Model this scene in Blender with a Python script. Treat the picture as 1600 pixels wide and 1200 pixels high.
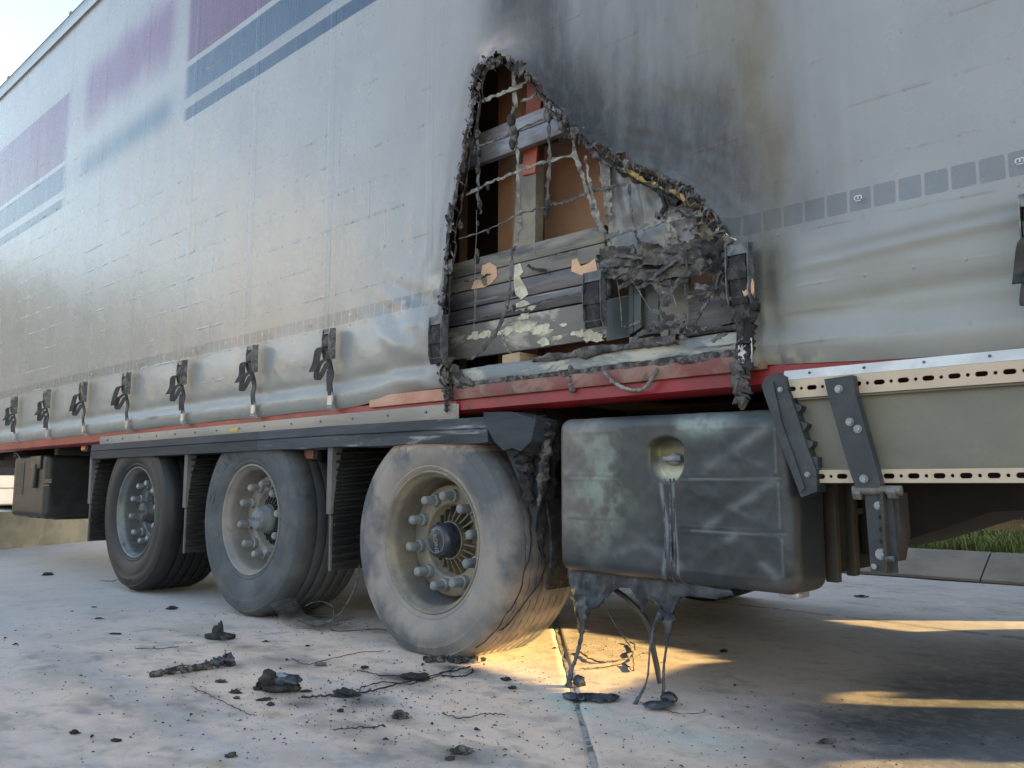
import bpy, bmesh, math, random
import numpy as np
from mathutils import Vector, Matrix
SC = bpy.context.scene
for o in list(bpy.data.objects): bpy.data.objects.remove(o)
COL = SC.collection
rng = random.Random(7)
PI = math.pi

# ------------------------------------------------------------------ camera, sky, sun, exposure
cam_d = bpy.data.cameras.new('camera'); cam = bpy.data.objects.new('camera', cam_d); COL.objects.link(cam)
cam_d.sensor_width = 36.0; cam_d.lens = 29.25; cam_d.clip_start = 0.05; cam_d.clip_end = 2000
PITCH, ANG = math.radians(6.7993), math.radians(46.9194)
fwd = Vector((-math.cos(ANG)*math.cos(PITCH), math.sin(ANG)*math.cos(PITCH), math.sin(PITCH)))
cam.location = (0, -2.35, 0.70)
cam.rotation_euler = fwd.to_track_quat('-Z', 'Y').to_euler()
SC.camera = cam

SUN_EL = math.radians(12.0)
SUN_AZ = (0.72, 0.69)                    # horizontal direction towards the sun
wd = bpy.data.worlds.new('World'); SC.world = wd; wd.use_nodes = True
wt = wd.node_tree; wt.nodes.clear()
sky = wt.nodes.new('ShaderNodeTexSky'); sky.sky_type = 'NISHITA'; sky.sun_disc = False
sky.sun_elevation = SUN_EL; sky.sun_rotation = math.atan2(SUN_AZ[0], SUN_AZ[1])
sky.altitude = 100; sky.air_density = 1.0; sky.dust_density = 1.0; sky.ozone_density = 1.0
bg = wt.nodes.new('ShaderNodeBackground'); bg.inputs[1].default_value = 0.15
wo = wt.nodes.new('ShaderNodeOutputWorld')
tint = wt.nodes.new('ShaderNodeMix'); tint.data_type = 'RGBA'; tint.blend_type = 'MULTIPLY'; tint.inputs[0].default_value = 1
tint.inputs[7].default_value = (1.12, .955, .845, 1)      # camera white balance
wt.links.new(sky.outputs[0], tint.inputs[6]); wt.links.new(tint.outputs[2], bg.inputs[0]); wt.links.new(bg.outputs[0], wo.inputs[0])
sl = bpy.data.lights.new('sun', 'SUN'); sun = bpy.data.objects.new('sun', sl); COL.objects.link(sun)
sl.energy = 5.0; sl.angle = math.radians(0.25); sl.color = (1.0, 0.68, 0.26)
sd = Vector((SUN_AZ[0]*math.cos(SUN_EL), SUN_AZ[1]*math.cos(SUN_EL), math.sin(SUN_EL))).normalized()
sun.rotation_euler = sd.to_track_quat('Z', 'Y').to_euler(); sun.location = (10, 10, 8)
SC.view_settings.view_transform = 'Standard'; SC.view_settings.look = 'None'
SC.view_settings.exposure = 2.4; SC.view_settings.gamma = 1.0
SC.view_settings.use_curve_mapping = False

# ------------------------------------------------------------------ noise
def _h(i, s):
    i = (i.astype(np.uint64) * np.uint64(0x9E3779B97F4A7C15) + np.uint64(s*7919+13))
    i ^= i >> np.uint64(31); i *= np.uint64(0xBF58476D1CE4E5B9); i ^= i >> np.uint64(29)
    return (i & np.uint64(0xFFFFFF)).astype(np.float64) / float(0xFFFFFF)
def vnoise(P, seed=0):
    P = np.asarray(P, float); F = np.floor(P).astype(np.int64); f = P-F; f = f*f*(3-2*f)
    D = P.shape[1]; out = 0
    for c in range(2**D):
        w = 1.0; k = np.zeros(len(P), np.int64)
        for d in range(D):
            b = (c >> d) & 1
            w = w*(f[:, d] if b else 1-f[:, d])
            k = k*73856 + (F[:, d]+b+50000)*(19349+d*83)
        with np.errstate(over='ignore'): out = out + w*_h(k, seed)
    return out*2-1
def fbm(P, seed=0, o=4, g=0.5):
    P = np.asarray(P, float); a = 1.0; s = 0; n = 0
    for i in range(o):
        s = s + a*vnoise(P*(2.03**i), seed+i*17); n += a; a *= g
    return s/n
def sst(a, b, x):
    t = np.clip((x-a)/(b-a), 0, 1); return t*t*(3-2*t)
def g1(x, c, w): return np.exp(-((x-c)/w)**2)
def inpoly(px, pz, poly):
    ins = np.zeros(px.shape, bool); n = len(poly)
    for i in range(n):
        x0, z0 = poly[i]; x1, z1 = poly[(i+1) % n]
        if z0 == z1: continue
        c = ((z0 > pz) != (z1 > pz)) & (px < (x1-x0)*(pz-z0)/(z1-z0)+x0)
        ins ^= c
    return ins
def polydist(px, pz, pts):
    d = np.full(px.shape, 1e9)
    for i in range(len(pts)-1):
        x0, z0 = pts[i]; x1, z1 = pts[i+1]; dx, dz = x1-x0, z1-z0; L = dx*dx+dz*dz+1e-12
        t = np.clip(((px-x0)*dx+(pz-z0)*dz)/L, 0, 1)
        d = np.minimum(d, np.hypot(px-x0-t*dx, pz-z0-t*dz))
    return d

# ------------------------------------------------------------------ object helpers
def mobj(name, verts, faces, m, parent=None, smooth=False, autos=None):
    me = bpy.data.meshes.new(name); me.from_pydata([tuple(v) for v in verts], [], [tuple(f) for f in faces]); me.update()
    if m is not None: me.materials.append(m)
    o = bpy.data.objects.new(name, me); COL.objects.link(o)
    if smooth: me.shade_smooth()
    if autos is not None:
        me.shade_smooth(); me.set_sharp_from_angle(angle=math.radians(autos))
    if parent is not None: adopt(o, parent)
    return o
def npobj(name, V, Q, m, parent=None, smooth=True):
    V = np.asarray(V, np.float32); Q = np.asarray(Q, np.int32)
    me = bpy.data.meshes.new(name)
    me.vertices.add(len(V)); me.vertices.foreach_set('co', V.ravel())
    k = Q.shape[1]
    me.loops.add(Q.size); me.loops.foreach_set('vertex_index', Q.ravel())
    me.polygons.add(len(Q)); me.polygons.foreach_set('loop_start', np.arange(0, Q.size, k, dtype=np.int32))
    me.polygons.foreach_set('loop_total', np.full(len(Q), k, np.int32))
    me.update(calc_edges=True); me.validate()
    if smooth: me.shade_smooth()
    if m is not None: me.materials.append(m)
    o = bpy.data.objects.new(name, me); COL.objects.link(o)
    if parent is not None: adopt(o, parent)
    return o
WL = {}
def wloc(o):
    return WL.get(o.name, Vector((0, 0, 0)))
def adopt(o, p):
    o.parent = p; o.matrix_parent_inverse = Matrix.Translation(-wloc(p))
def thing(name, loc, label, cat, group=None):
    o = bpy.data.objects.new(name, None); COL.objects.link(o); o.location = loc; WL[o.name] = Vector(loc)
    o.empty_display_size = 0.2
    o['label'] = label; o['category'] = cat
    if group: o['group'] = group
    return o
def tag(o, label, cat, group=None):
    o['label'] = label; o['category'] = cat
    if group: o['group'] = group
    return o
def colattr(o, A):
    at = o.data.color_attributes.new('stain', 'FLOAT_COLOR', 'POINT')
    at.data.foreach_set('color', np.asarray(A, np.float32).ravel())

class MB:
    def __init__(s): s.v = []; s.f = []
    def add(s, v, f):
        n = len(s.v); s.v += [tuple(q) for q in v]; s.f += [tuple(i+n for i in g) for g in f]; return s
    def box(s, x0, x1, y0, y1, z0, z1):
        v = [(x, y, z) for x in (x0, x1) for y in (y0, y1) for z in (z0, z1)]
        return s.add(v, [(0, 1, 3, 2), (4, 6, 7, 5), (0, 4, 5, 1), (2, 3, 7, 6), (0, 2, 6, 4), (1, 5, 7, 3)])
    def bbox(s, x0, x1, y0, y1, z0, z1, b=0.004):
        b = min(b, abs(x1-x0)*.45, abs(y1-y0)*.45, abs(z1-z0)*.45)
        bm = bmesh.new(); bmesh.ops.create_cube(bm, size=1)
        for q in bm.verts: q.co = Vector(((x0+x1)/2+q.co.x*(x1-x0), (y0+y1)/2+q.co.y*(y1-y0), (z0+z1)/2+q.co.z*(z1-z0)))
        bmesh.ops.bevel(bm, geom=bm.edges[:], offset=b, segments=2, profile=.5, affect='EDGES')
        bm.verts.ensure_lookup_table(); bm.verts.index_update()
        s.add([q.co[:] for q in bm.verts], [[q.index for q in f.verts] for f in bm.faces]); bm.free(); return s
    def prism(s, pts, y0, y1, axis='y'):            # closed polygon in (x,z), extruded along y
        n = len(pts)
        if axis == 'y': mk = lambda p, t: (p[0], t, p[1])
        elif axis == 'x': mk = lambda p, t: (t, p[0], p[1])
        else: mk = lambda p, t: (p[0], p[1], t)
        v = [mk(p, y0) for p in pts]+[mk(p, y1) for p in pts]
        f = [tuple(range(n)), tuple(range(2*n-1, n-1, -1))]+[(i, (i+1) % n, n+(i+1) % n, n+i) for i in range(n)]
        return s.add(v, f)
    def tube(s, path, r, n=8, cap=True, jit=0.0, rnd=rng):
        P = [Vector(p) for p in path]; m = len(P); rs = r if isinstance(r, (list, tuple)) else [r]*m
        ref = None; rings = []
        for i in range(m):
            t = (P[min(i+1, m-1)]-P[max(i-1, 0)]); t = t.normalized() if t.length > 1e-9 else Vector((0, 0, 1))
            if ref is None: ref = Vector((0, 1, 0)) if abs(t.y) < .9 else Vector((1, 0, 0))
            u = (ref-t*ref.dot(t)).normalized(); w = t.cross(u); ref = u
            rings.append([P[i]+(u*math.cos(2*PI*k/n)+w*math.sin(2*PI*k/n))*rs[i]*(1+jit*rnd.uniform(-1, 1)) for k in range(n)])
        v = [q for R in rings for q in R]
        f = [(i*n+k, i*n+(k+1) % n, (i+1)*n+(k+1) % n, (i+1)*n+k) for i in range(m-1) for k in range(n)]
        if cap: f += [tuple(range(n-1, -1, -1)), tuple((m-1)*n+k for k in range(n))]
        return s.add(v, f)
    def cyl(s, c, ax, r, L, n=24, r2=None):         # from c along unit axis ax by L
        c = Vector(c); return s.tube([c, c+Vector(ax)*L], [r, r if r2 is None else r2], n)
    def ribbon(s, path, wdir, w, th):               # flat strap along path, width along wdir
        P = [Vector(p) for p in path]; m = len(P); W = Vector(wdir).normalized(); v = []
        ws = w if isinstance(w, (list, tuple)) else [w]*m
        for i in range(m):
            t = (P[min(i+1, m-1)]-P[max(i-1, 0)]).normalized(); n = t.cross(W).normalized()
            for a, b in ((-1, -1), (1, -1), (1, 1), (-1, 1)): v.append(P[i]+W*ws[i]*.5*a+n*th*.5*b)
        f = [(i*4+k, i*4+(k+1) % 4, i*4+4+(k+1) % 4, i*4+4+k) for i in range(m-1) for k in range(4)]
        f += [(3, 2, 1, 0), tuple((m-1)*4+k for k in range(4))]
        return s.add(v, f)
    def obj(s, name, m, parent=None, autos=35): return mobj(name, s.v, s.f, m, parent, autos=autos)

def spline(pts, n):
    P = [Vector(p) for p in pts]; out = []
    Q = [P[0]*2-P[1]]+P+[P[-1]*2-P[-2]]
    for i in range(1, len(Q)-2):
        a, b, c, d = Q[i-1], Q[i], Q[i+1], Q[i+2]
        for k in range(n):
            t = k/n; out.append(0.5*((2*b)+(c-a)*t+(2*a-5*b+4*c-d)*t*t+(3*b-a-3*c+d)*t**3))
    out.append(P[-1]); return out

def lathe(prof, cx, cz, y0, n=96, side=1, wave=None, flat=None):   # prof: (r, y) outside -> inside; axis along y
    R = np.array([p[0] for p in prof]); Yv = np.array([p[1] for p in prof]); m = len(prof)
    th = np.arange(n)*2*PI/n
    T, I = np.meshgrid(th, np.arange(m), indexing='ij')
    r = R[I]; yy = Yv[I].copy()
    if wave is not None: yy = yy+wave[I]*np.sin(T*34)
    V = np.stack([cx+r*np.cos(T), y0+side*yy, cz+r*np.sin(T)], -1).reshape(-1, 3)
    i = np.arange(n)[:, None]*m; j = ((np.arange(n)+1) % n)[:, None]*m; k = np.arange(m-1)[None]
    Q = np.stack([i+k, i+k+1, j+k+1, j+k], -1).reshape(-1, 4)
    if side > 0: Q = Q[:, ::-1]
    return V, Q

def rbox(c, h, r, n, disp=None):                    # rounded box: centre, half sizes, radius, cells per face side
    vs = []; fs = []; off = 0
    for ax in range(3):
        a, b = [(1, 2), (2, 0), (0, 1)][ax]
        for sg in (-1, 1):
            ga = np.linspace(-1, 1, n[a]+1); gb = np.linspace(-1, 1, n[b]+1)
            A, B = np.meshgrid(ga, gb, indexing='ij'); P = np.zeros(A.shape+(3,)); P[..., a] = A*h[a]; P[..., b] = B*h[b]; P[..., ax] = sg*h[ax]
            vs.append(P.reshape(-1, 3)); w = len(gb)
            I, J = np.meshgrid(np.arange(n[a]), np.arange(n[b]), indexing='ij'); q = (I*w+J).ravel()
            Q = np.stack([q, q+w, q+w+1, q+1], -1)
            if sg < 0: Q = Q[:, ::-1]
            fs.append(Q+off); off += P.reshape(-1, 3).shape[0]
    V = np.concatenate(vs); Q = np.concatenate(fs)
    key = np.round(V*1e5).astype(np.int64); _, idx, inv = np.unique(key, axis=0, return_index=True, return_inverse=True)
    V = V[idx]; Q = inv.ravel()[Q]
    inner = np.array(h)-r; q = np.clip(V, -inner, inner); d = V-q
    L = np.linalg.norm(d, axis=1, keepdims=True); V = q+d/np.maximum(L, 1e-9)*r
    return V+np.array(c), Q

def clump(name, loc, size, seed, m, parent=None, sub=3, rough=0.55, freq=1.7, rot=0, flatb=True):
    bm = bmesh.new(); bmesh.ops.create_icosphere(bm, subdivisions=sub, radius=1)
    bm.verts.index_update(); co = np.array([v.co[:] for v in bm.verts]); f = [[v.index for v in q.verts] for q in bm.faces]; bm.free()
    n = fbm(co*freq+seed*3.1, seed, 4, .6); n2 = 1-np.abs(fbm(co*freq*1.8+seed, seed+5, 3, .6))*2
    co = co*(1+rough*n+rough*.35*n2)[:, None]
    c, s = math.cos(rot), math.sin(rot); co = co*np.array(size)
    co = np.stack([co[:, 0]*c-co[:, 1]*s, co[:, 0]*s+co[:, 1]*c, co[:, 2]], -1)
    z = co[:, 2]+loc[2]
    if flatb: z = np.maximum(z, 0.001)
    co = np.stack([co[:, 0]+loc[0], co[:, 1]+loc[1], z], -1)
    return mobj(name, co, f, m, parent, autos=50)

# ------------------------------------------------------------------ materials
class S:                                            # tiny shader-math wrapper
    def __init__(s, nt, sock): s.nt = nt; s.k = sock
    def _m(s, op, *a):
        n = s.nt.nodes.new('ShaderNodeMath'); n.operation = op
        for i, x in enumerate((s,)+a):
            if isinstance(x, S): s.nt.links.new(x.k, n.inputs[i])
            else: n.inputs[i].default_value = float(x)
        return S(s.nt, n.outputs[0])
    def __add__(s, o): return s._m('ADD', o)
    def __sub__(s, o): return s._m('SUBTRACT', o)
    def __mul__(s, o): return s._m('MULTIPLY', o)
    def __truediv__(s, o): return s._m('DIVIDE', o)
    def abs(s): return s._m('ABSOLUTE')
    def frac(s): return s._m('FRACT')
    def floor(s): return s._m('FLOOR')
    def mn(s, o): return s._m('MINIMUM', o)
    def mx(s, o): return s._m('MAXIMUM', o)
    def sqrt(s): return s._m('SQRT')
    def ss(s, a, b):
        n = s.nt.nodes.new('ShaderNodeMapRange'); n.interpolation_type = 'SMOOTHSTEP'
        s.nt.links.new(s.k, n.inputs[0]); inv = a > b
        n.inputs[1].default_value, n.inputs[2].default_value = (b, a) if inv else (a, b)
        n.inputs[3].default_value, n.inputs[4].default_value = (1, 0) if inv else (0, 1)
        return S(s.nt, n.outputs[0])
def band(c, a, b, w=0.003): return c.ss(a-w, a+w)*c.ss(b+w, b-w)

def newmat(name):
    m = bpy.data.materials.new(name); m.use_nodes = True; nt = m.node_tree
    b = nt.nodes['Principled BSDF']; return m, nt, b
def texco(nt, kind='Object'):
    return nt.nodes.new('ShaderNodeTexCoord').outputs[kind]
def noise(nt, co, scale, detail=6, rough=.6, stretch=None, dist=0):
    if stretch:
        mp = nt.nodes.new('ShaderNodeMapping'); nt.links.new(co, mp.inputs[0]); mp.inputs['Scale'].default_value = stretch; co = mp.outputs[0]
    n = nt.nodes.new('ShaderNodeTexNoise'); nt.links.new(co, n.inputs['Vector'])
    n.inputs['Scale'].default_value = scale; n.inputs['Detail'].default_value = detail; n.inputs['Roughness'].default_value = rough
    n.inputs['Distortion'].default_value = dist
    return S(nt, n.outputs['Fac'])
def mixc(nt, fac, a, b):
    n = nt.nodes.new('ShaderNodeMix'); n.data_type = 'RGBA'
    if isinstance(fac, S): nt.links.new(fac.k, n.inputs[0])
    else: n.inputs[0].default_value = fac
    for i, x in ((6, a), (7, b)):
        if isinstance(x, tuple): n.inputs[i].default_value = (*x[:3], 1)
        else: nt.links.new(x, n.inputs[i])
    return n.outputs[2]
def bump(nt, b, h, strength, dist=0.002):
    n = nt.nodes.new('ShaderNodeBump'); n.inputs['Strength'].default_value = strength; n.inputs['Distance'].default_value = dist
    nt.links.new(h.k, n.inputs['Height']); nt.links.new(n.outputs[0], b.inputs['Normal']); return n
def mat(name, c1, c2=None, scale=6, lo=.4, hi=.62, c3=None, s3=3, lo3=.55, hi3=.7, rough=.6, rvar=.12, metal=0, bs=None, bstr=.4, bd=.002, stretch=None, spec=.5, dist=0.3):
    m, nt, b = newmat(name); co = texco(nt)
    c2 = c2 or tuple(x*.75 for x in c1)
    n1 = noise(nt, co, scale, 8, .65, stretch, dist)
    c = mixc(nt, n1.ss(lo, hi), c1, c2)
    if c3: c = mixc(nt, noise(nt, co, s3, 9, .7, stretch, .6).ss(lo3, hi3), c, c3)
    nt.links.new(c, b.inputs['Base Color'])
    r = n1*rvar*2+(rough-rvar); nt.links.new(r.k, b.inputs['Roughness'])
    b.inputs['Metallic'].default_value = metal; b.inputs['Specular IOR Level'].default_value = spec
    bump(nt, b, noise(nt, co, bs or scale*8, 6, .6, stretch), bstr, bd)
    return m

M = {}
M['char'] = mat('charred', (.035, .034, .036), (.17, .16, .155), 30, .42, .62, (.34, .32, .29), 55, .60, .74, rough=.85, bs=160, bstr=1, bd=.006, spec=.3)
M['char_dark'] = mat('charred_dark', (.018, .018, .02), (.07, .068, .07), 30, .45, .7, rough=.8, bs=140, bstr=1, bd=.006, spec=.4)
M['char_yellow'] = mat('scorched_foam', (.04, .035, .03), (.42, .30, .10), 26, .42, .58, (.55, .47, .22), 40, .6, .7, rough=.9, bs=150, bstr=1, bd=.006)
M['ash'] = mat('ashen_webbing', (.27, .27, .245), (.12, .115, .11), 18, .40, .58, (.03, .03, .032), 24, .54, .64, rough=.85, bs=220, bstr=.8, bd=.003)
M['ash_dark'] = mat('ashen_webbing_dark', (.13, .125, .12), (.045, .045, .048), 22, .40, .6, (.34, .33, .30), 30, .60, .70, rough=.88, bs=180, bstr=.9, bd=.004)
M['board_a'] = mat('scorched_board_olive', (.215, .21, .165), (.14, .135, .125), 5, .4, .65, (.055, .055, .06), 4, .52, .68, rough=.5, rvar=.15, bs=30, bstr=.5, stretch=(.5, 1, 2.6))
M['board_b'] = mat('scorched_board_mauve', (.125, .113, .118), (.055, .056, .064), 6, .4, .62, (.30, .27, .25), 5, .60, .76, rough=.42, bs=30, bstr=.6, stretch=(.4, 1, 4))
M['board_c'] = mat('powdered_board', (.15, .14, .13), (.40, .40, .33), 5, .50, .60, (.07, .085, .10), 4, .52, .62, rough=.6, bs=40, bstr=.7, stretch=(.7, 1, 1.7))
M['alu_burnt'] = mat('scorched_aluminium', (.32, .32, .34), (.19, .19, .21), 8, .4, .6, (.12, .12, .13), 6, .58, .7, rough=.45, metal=.35, bs=60, bstr=.3, stretch=(.6, 1, 2))
M['rail_ash'] = mat('ash_covered_rail', (.17, .20, .22), (.42, .42, .37), 6, .44, .58, (.075, .075, .07), 12, .58, .68, rough=.55, bs=60, bstr=.8, bd=.004, stretch=(.5, 1, 1.8))
M['red'] = mat('red_paint', (.25, .012, .016), (.18, .010, .013), 3, .4, .6, (.28, .10, .085), 5, .60, .8, rough=.42, bs=60, bstr=.15)
M['red_dull'] = mat('red_paint_sooty', (.17, .05, .045), (.24, .14, .11), 5, .42, .6, (.07, .06, .055), 6, .52, .66, rough=.6, bs=60, bstr=.4)
M['red_powder'] = mat('powdered_red_rail', (.50, .30, .22), (.42, .20, .14), 3, .42, .62, rough=.7, bs=60, bstr=.2)
M['dusty_rail'] = mat('dusty_rail', (.36, .325, .285), (.26, .24, .225), 3, .4, .62, rough=.65, bs=60, bstr=.2, stretch=(.4, 1, 2))
M['skirt'] = mat('dusty_black_plastic', (.028, .034, .042), (.06, .07, .082), 3.5, .42, .62, (.30, .31, .33), 7, .57, .72, rough=.62, spec=.25, bs=70, bstr=.3, stretch=(.35, 1, 3.4))
M['skirt_c'] = mat('dusty_black_plastic_clean', (.026, .032, .040), (.045, .053, .062), 3.5, .42, .62, rough=.6, spec=.22, bs=70, bstr=.15, stretch=(.35, 1, 3.4))
M['plastic'] = mat('black_plastic', (.018, .02, .021), (.03, .032, .032), 5, rough=.45, bs=60, bstr=.06)
M['black_web'] = mat('black_webbing', (.016, .018, .02), (.04, .042, .045), 20, rough=.55, bs=400, bstr=.4)
M['buckle'] = mat('buckle_steel', (.23, .24, .23), (.09, .095, .10), 25, .4, .6, (.38, .38, .34), 30, .6, .7, rough=.45, metal=.5, bs=120, bstr=.4)
M['buckle_burnt'] = mat('burnt_buckle_steel', (.06, .065, .07), (.14, .15, .16), 25, .4, .6, (.30, .30, .27), 30, .62, .72, rough=.5, metal=.3, bs=120, bstr=.5)
M['hook'] = mat('zinc_hook', (.5, .5, .5), (.4, .4, .42), 9, rough=.4, metal=.6)
M['dark'] = mat('underbody', (.008, .007, .0065), (.014, .012, .010), 4, rough=.8, bs=40)
M['frame'] = mat('chassis_paint', (.012, .011, .010), (.022, .018, .015), 4, rough=.7, bs=40)
M['rubber1'] = mat('tyre_rubber', (.012, .0135, .015), (.019, .021, .023), 6, rough=.6, bs=60, bstr=.25)
M['rubber2'] = mat('tyre_rubber_dusty', (.060, .068, .077), (.095, .10, .105), 5, .42, .62, (.032, .036, .043), 4, .58, .7, rough=.8, bs=60, bstr=.3)
M['cardboard'] = mat('brown_cardboard', (.33, .18, .105), (.25, .135, .08), 2.5, rough=.75, bs=40, bstr=.1)
M['cardboard_pale'] = mat('brown_cardboard_worn', (.36, .25, .17), (.27, .17, .11), 4, rough=.8, bs=40, bstr=.1)
M['orange'] = mat('orange_paint', (.36, .075, .03), (.24, .055, .028), 4, rough=.5)
M['post'] = mat('sooty_post', (.25, .23, .18), (.16, .145, .12), 5, .4, .6, rough=.6, bs=40)
M['cream'] = mat('cream_liner', (.60, .58, .47), (.5, .48, .38), 6, rough=.6)
M['liner'] = mat('smoked_liner', (.13, .14, .15), (.22, .225, .225), 6, .4, .64, (.05, .055, .06), 7, .56, .7, rough=.36, rvar=.1, bs=20, bstr=.3)
M['panel_teal'] = mat('smoked_panel', (.035, .048, .055), (.06, .066, .062), 4, .42, .62, (.20, .22, .19), 5, .6, .72, rough=.4, bs=30, bstr=.3)
M['guard'] = mat('cream_guard', (.185, .178, .130), (.15, .145, .12), 3, .4, .62, (.10, .095, .08), 22, .66, .72, rough=.55, bs=120, bstr=.15)
M['guard_rail'] = mat('cream_rail', (.52, .42, .31), (.45, .37, .28), 5, .4, .65, (.25, .2, .15), 26, .66, .74, rough=.55, bs=120, bstr=.15)
M['guard_top'] = mat('pale_rail_top', (.62, .63, .62), (.5, .51, .51), 8, rough=.5, bs=120, bstr=.1)
M['steel_black'] = mat('black_bracket', (.026, .032, .037), (.048, .054, .060), 9, .42, .64, rough=.55, bs=90, bstr=.25)
M['steel_brown'] = mat('brown_bracket', (.028, .024, .021), (.045, .038, .032), 9, rough=.6, bs=90, bstr=.25)
M['bolt'] = mat('bolt_zinc', (.32, .35, .37), (.2, .22, .24), 40, rough=.5, metal=.5, bs=120)
M['strip_metal'] = mat('grey_strip', (.085, .088, .09), (.12, .12, .12), 5, rough=.65)
M['yellow'] = mat('yellow_sticker', (.65, .42, .05), (.5, .32, .05), 30, rough=.5)
M['lens_orange'] = mat('orange_lens', (.75, .20, .03), (.6, .14, .02), 30, rough=.25)
M['lens_dusty'] = mat('dusty_red_lens', (.38, .20, .17), (.30, .15, .13), 30, rough=.5)
M['kerb'] = mat('kerb_concrete', (.30, .27, .22), (.22, .205, .175), 2.5, .4, .62, (.09, .09, .085), 1.6, .62, .74, rough=.85, bs=60, bstr=.5)
M['wall'] = mat('concrete_wall', (.26, .27, .22), (.18, .19, .165), 3, .4, .62, (.11, .12, .10), 2.2, .58, .7, rough=.85, bs=50, bstr=.5)
M['wood'] = mat('pallet_wood', (.45, .35, .22), (.36, .27, .17), 8, rough=.8, stretch=(1, 1, 4))
M['melt'] = mat('melted_plastic', (.022, .028, .038), (.06, .075, .095), 14, .42, .62, (.13, .145, .17), 20, .6, .75, rough=.35, bs=40, bstr=.6, bd=.004)
M['powder'] = mat('extinguisher_powder', (.62, .62, .50), (.42, .38, .28), 25, .4, .62, (.2, .17, .1), 30, .6, .7, rough=.9, bs=120, bstr=1, bd=.005)
M['peel'] = mat('peeled_patch', (.62, .40, .26), (.55, .34, .22), 12, rough=.8)
M['roof'] = mat('roof_rail', (.24, .29, .32), (.30, .34, .36), 3, rough=.4, metal=.2)
M['white_van'] = mat('white_van_paint', (.68, .68, .66), (.6, .6, .58), 3, rough=.4)
M['glass'] = mat('dark_glass', (.02, .025, .03), (.03, .035, .04), 3, rough=.12)

def m_rim(name, c1, c2, c3, rough, metal=.15):
    return mat(name, c1, c2, 5, .42, .6, c3, 4, .55, .68, rough=rough, metal=metal, bs=70, bstr=.3)
M['rim1'] = m_rim('rim_steel_clean', (.17, .18, .185), (.12, .13, .135), (.07, .075, .08), .45, .35)
M['rim2'] = m_rim('rim_steel_dusty', (.20, .19, .175), (.26, .24, .215), (.16, .16, .16), .65)
M['rim3'] = m_rim('rim_steel_powdered', (.26, .225, .165), (.17, .155, .135), (.10, .125, .15), .6)
M['hub1'] = m_rim('hub_iron', (.03, .032, .034), (.06, .063, .066), (.02, .02, .02), .5)
M['hub3'] = m_rim('hub_iron_powdered', (.06, .055, .05), (.22, .19, .13), (.025, .025, .03), .6)
M['nut1'] = mat('nut_zinc', (.20, .215, .225), (.30, .32, .33), 30, rough=.45, metal=.5)
M['nut3'] = mat('nut_zinc_dusty', (.17, .185, .20), (.26, .265, .26), 22, rough=.7)
M['cap1'] = mat('hub_cap_black', (.035, .038, .042), (.06, .065, .07), 12, rough=.45)
M['cap2'] = mat('hub_cap_dusty', (.14, .155, .175), (.19, .20, .215), 12, rough=.7)
M['cap3'] = mat('hub_cap_melted', (.018, .022, .032), (.035, .042, .06), 16, rough=.28, bs=22, bstr=.7, bd=.004)

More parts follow.
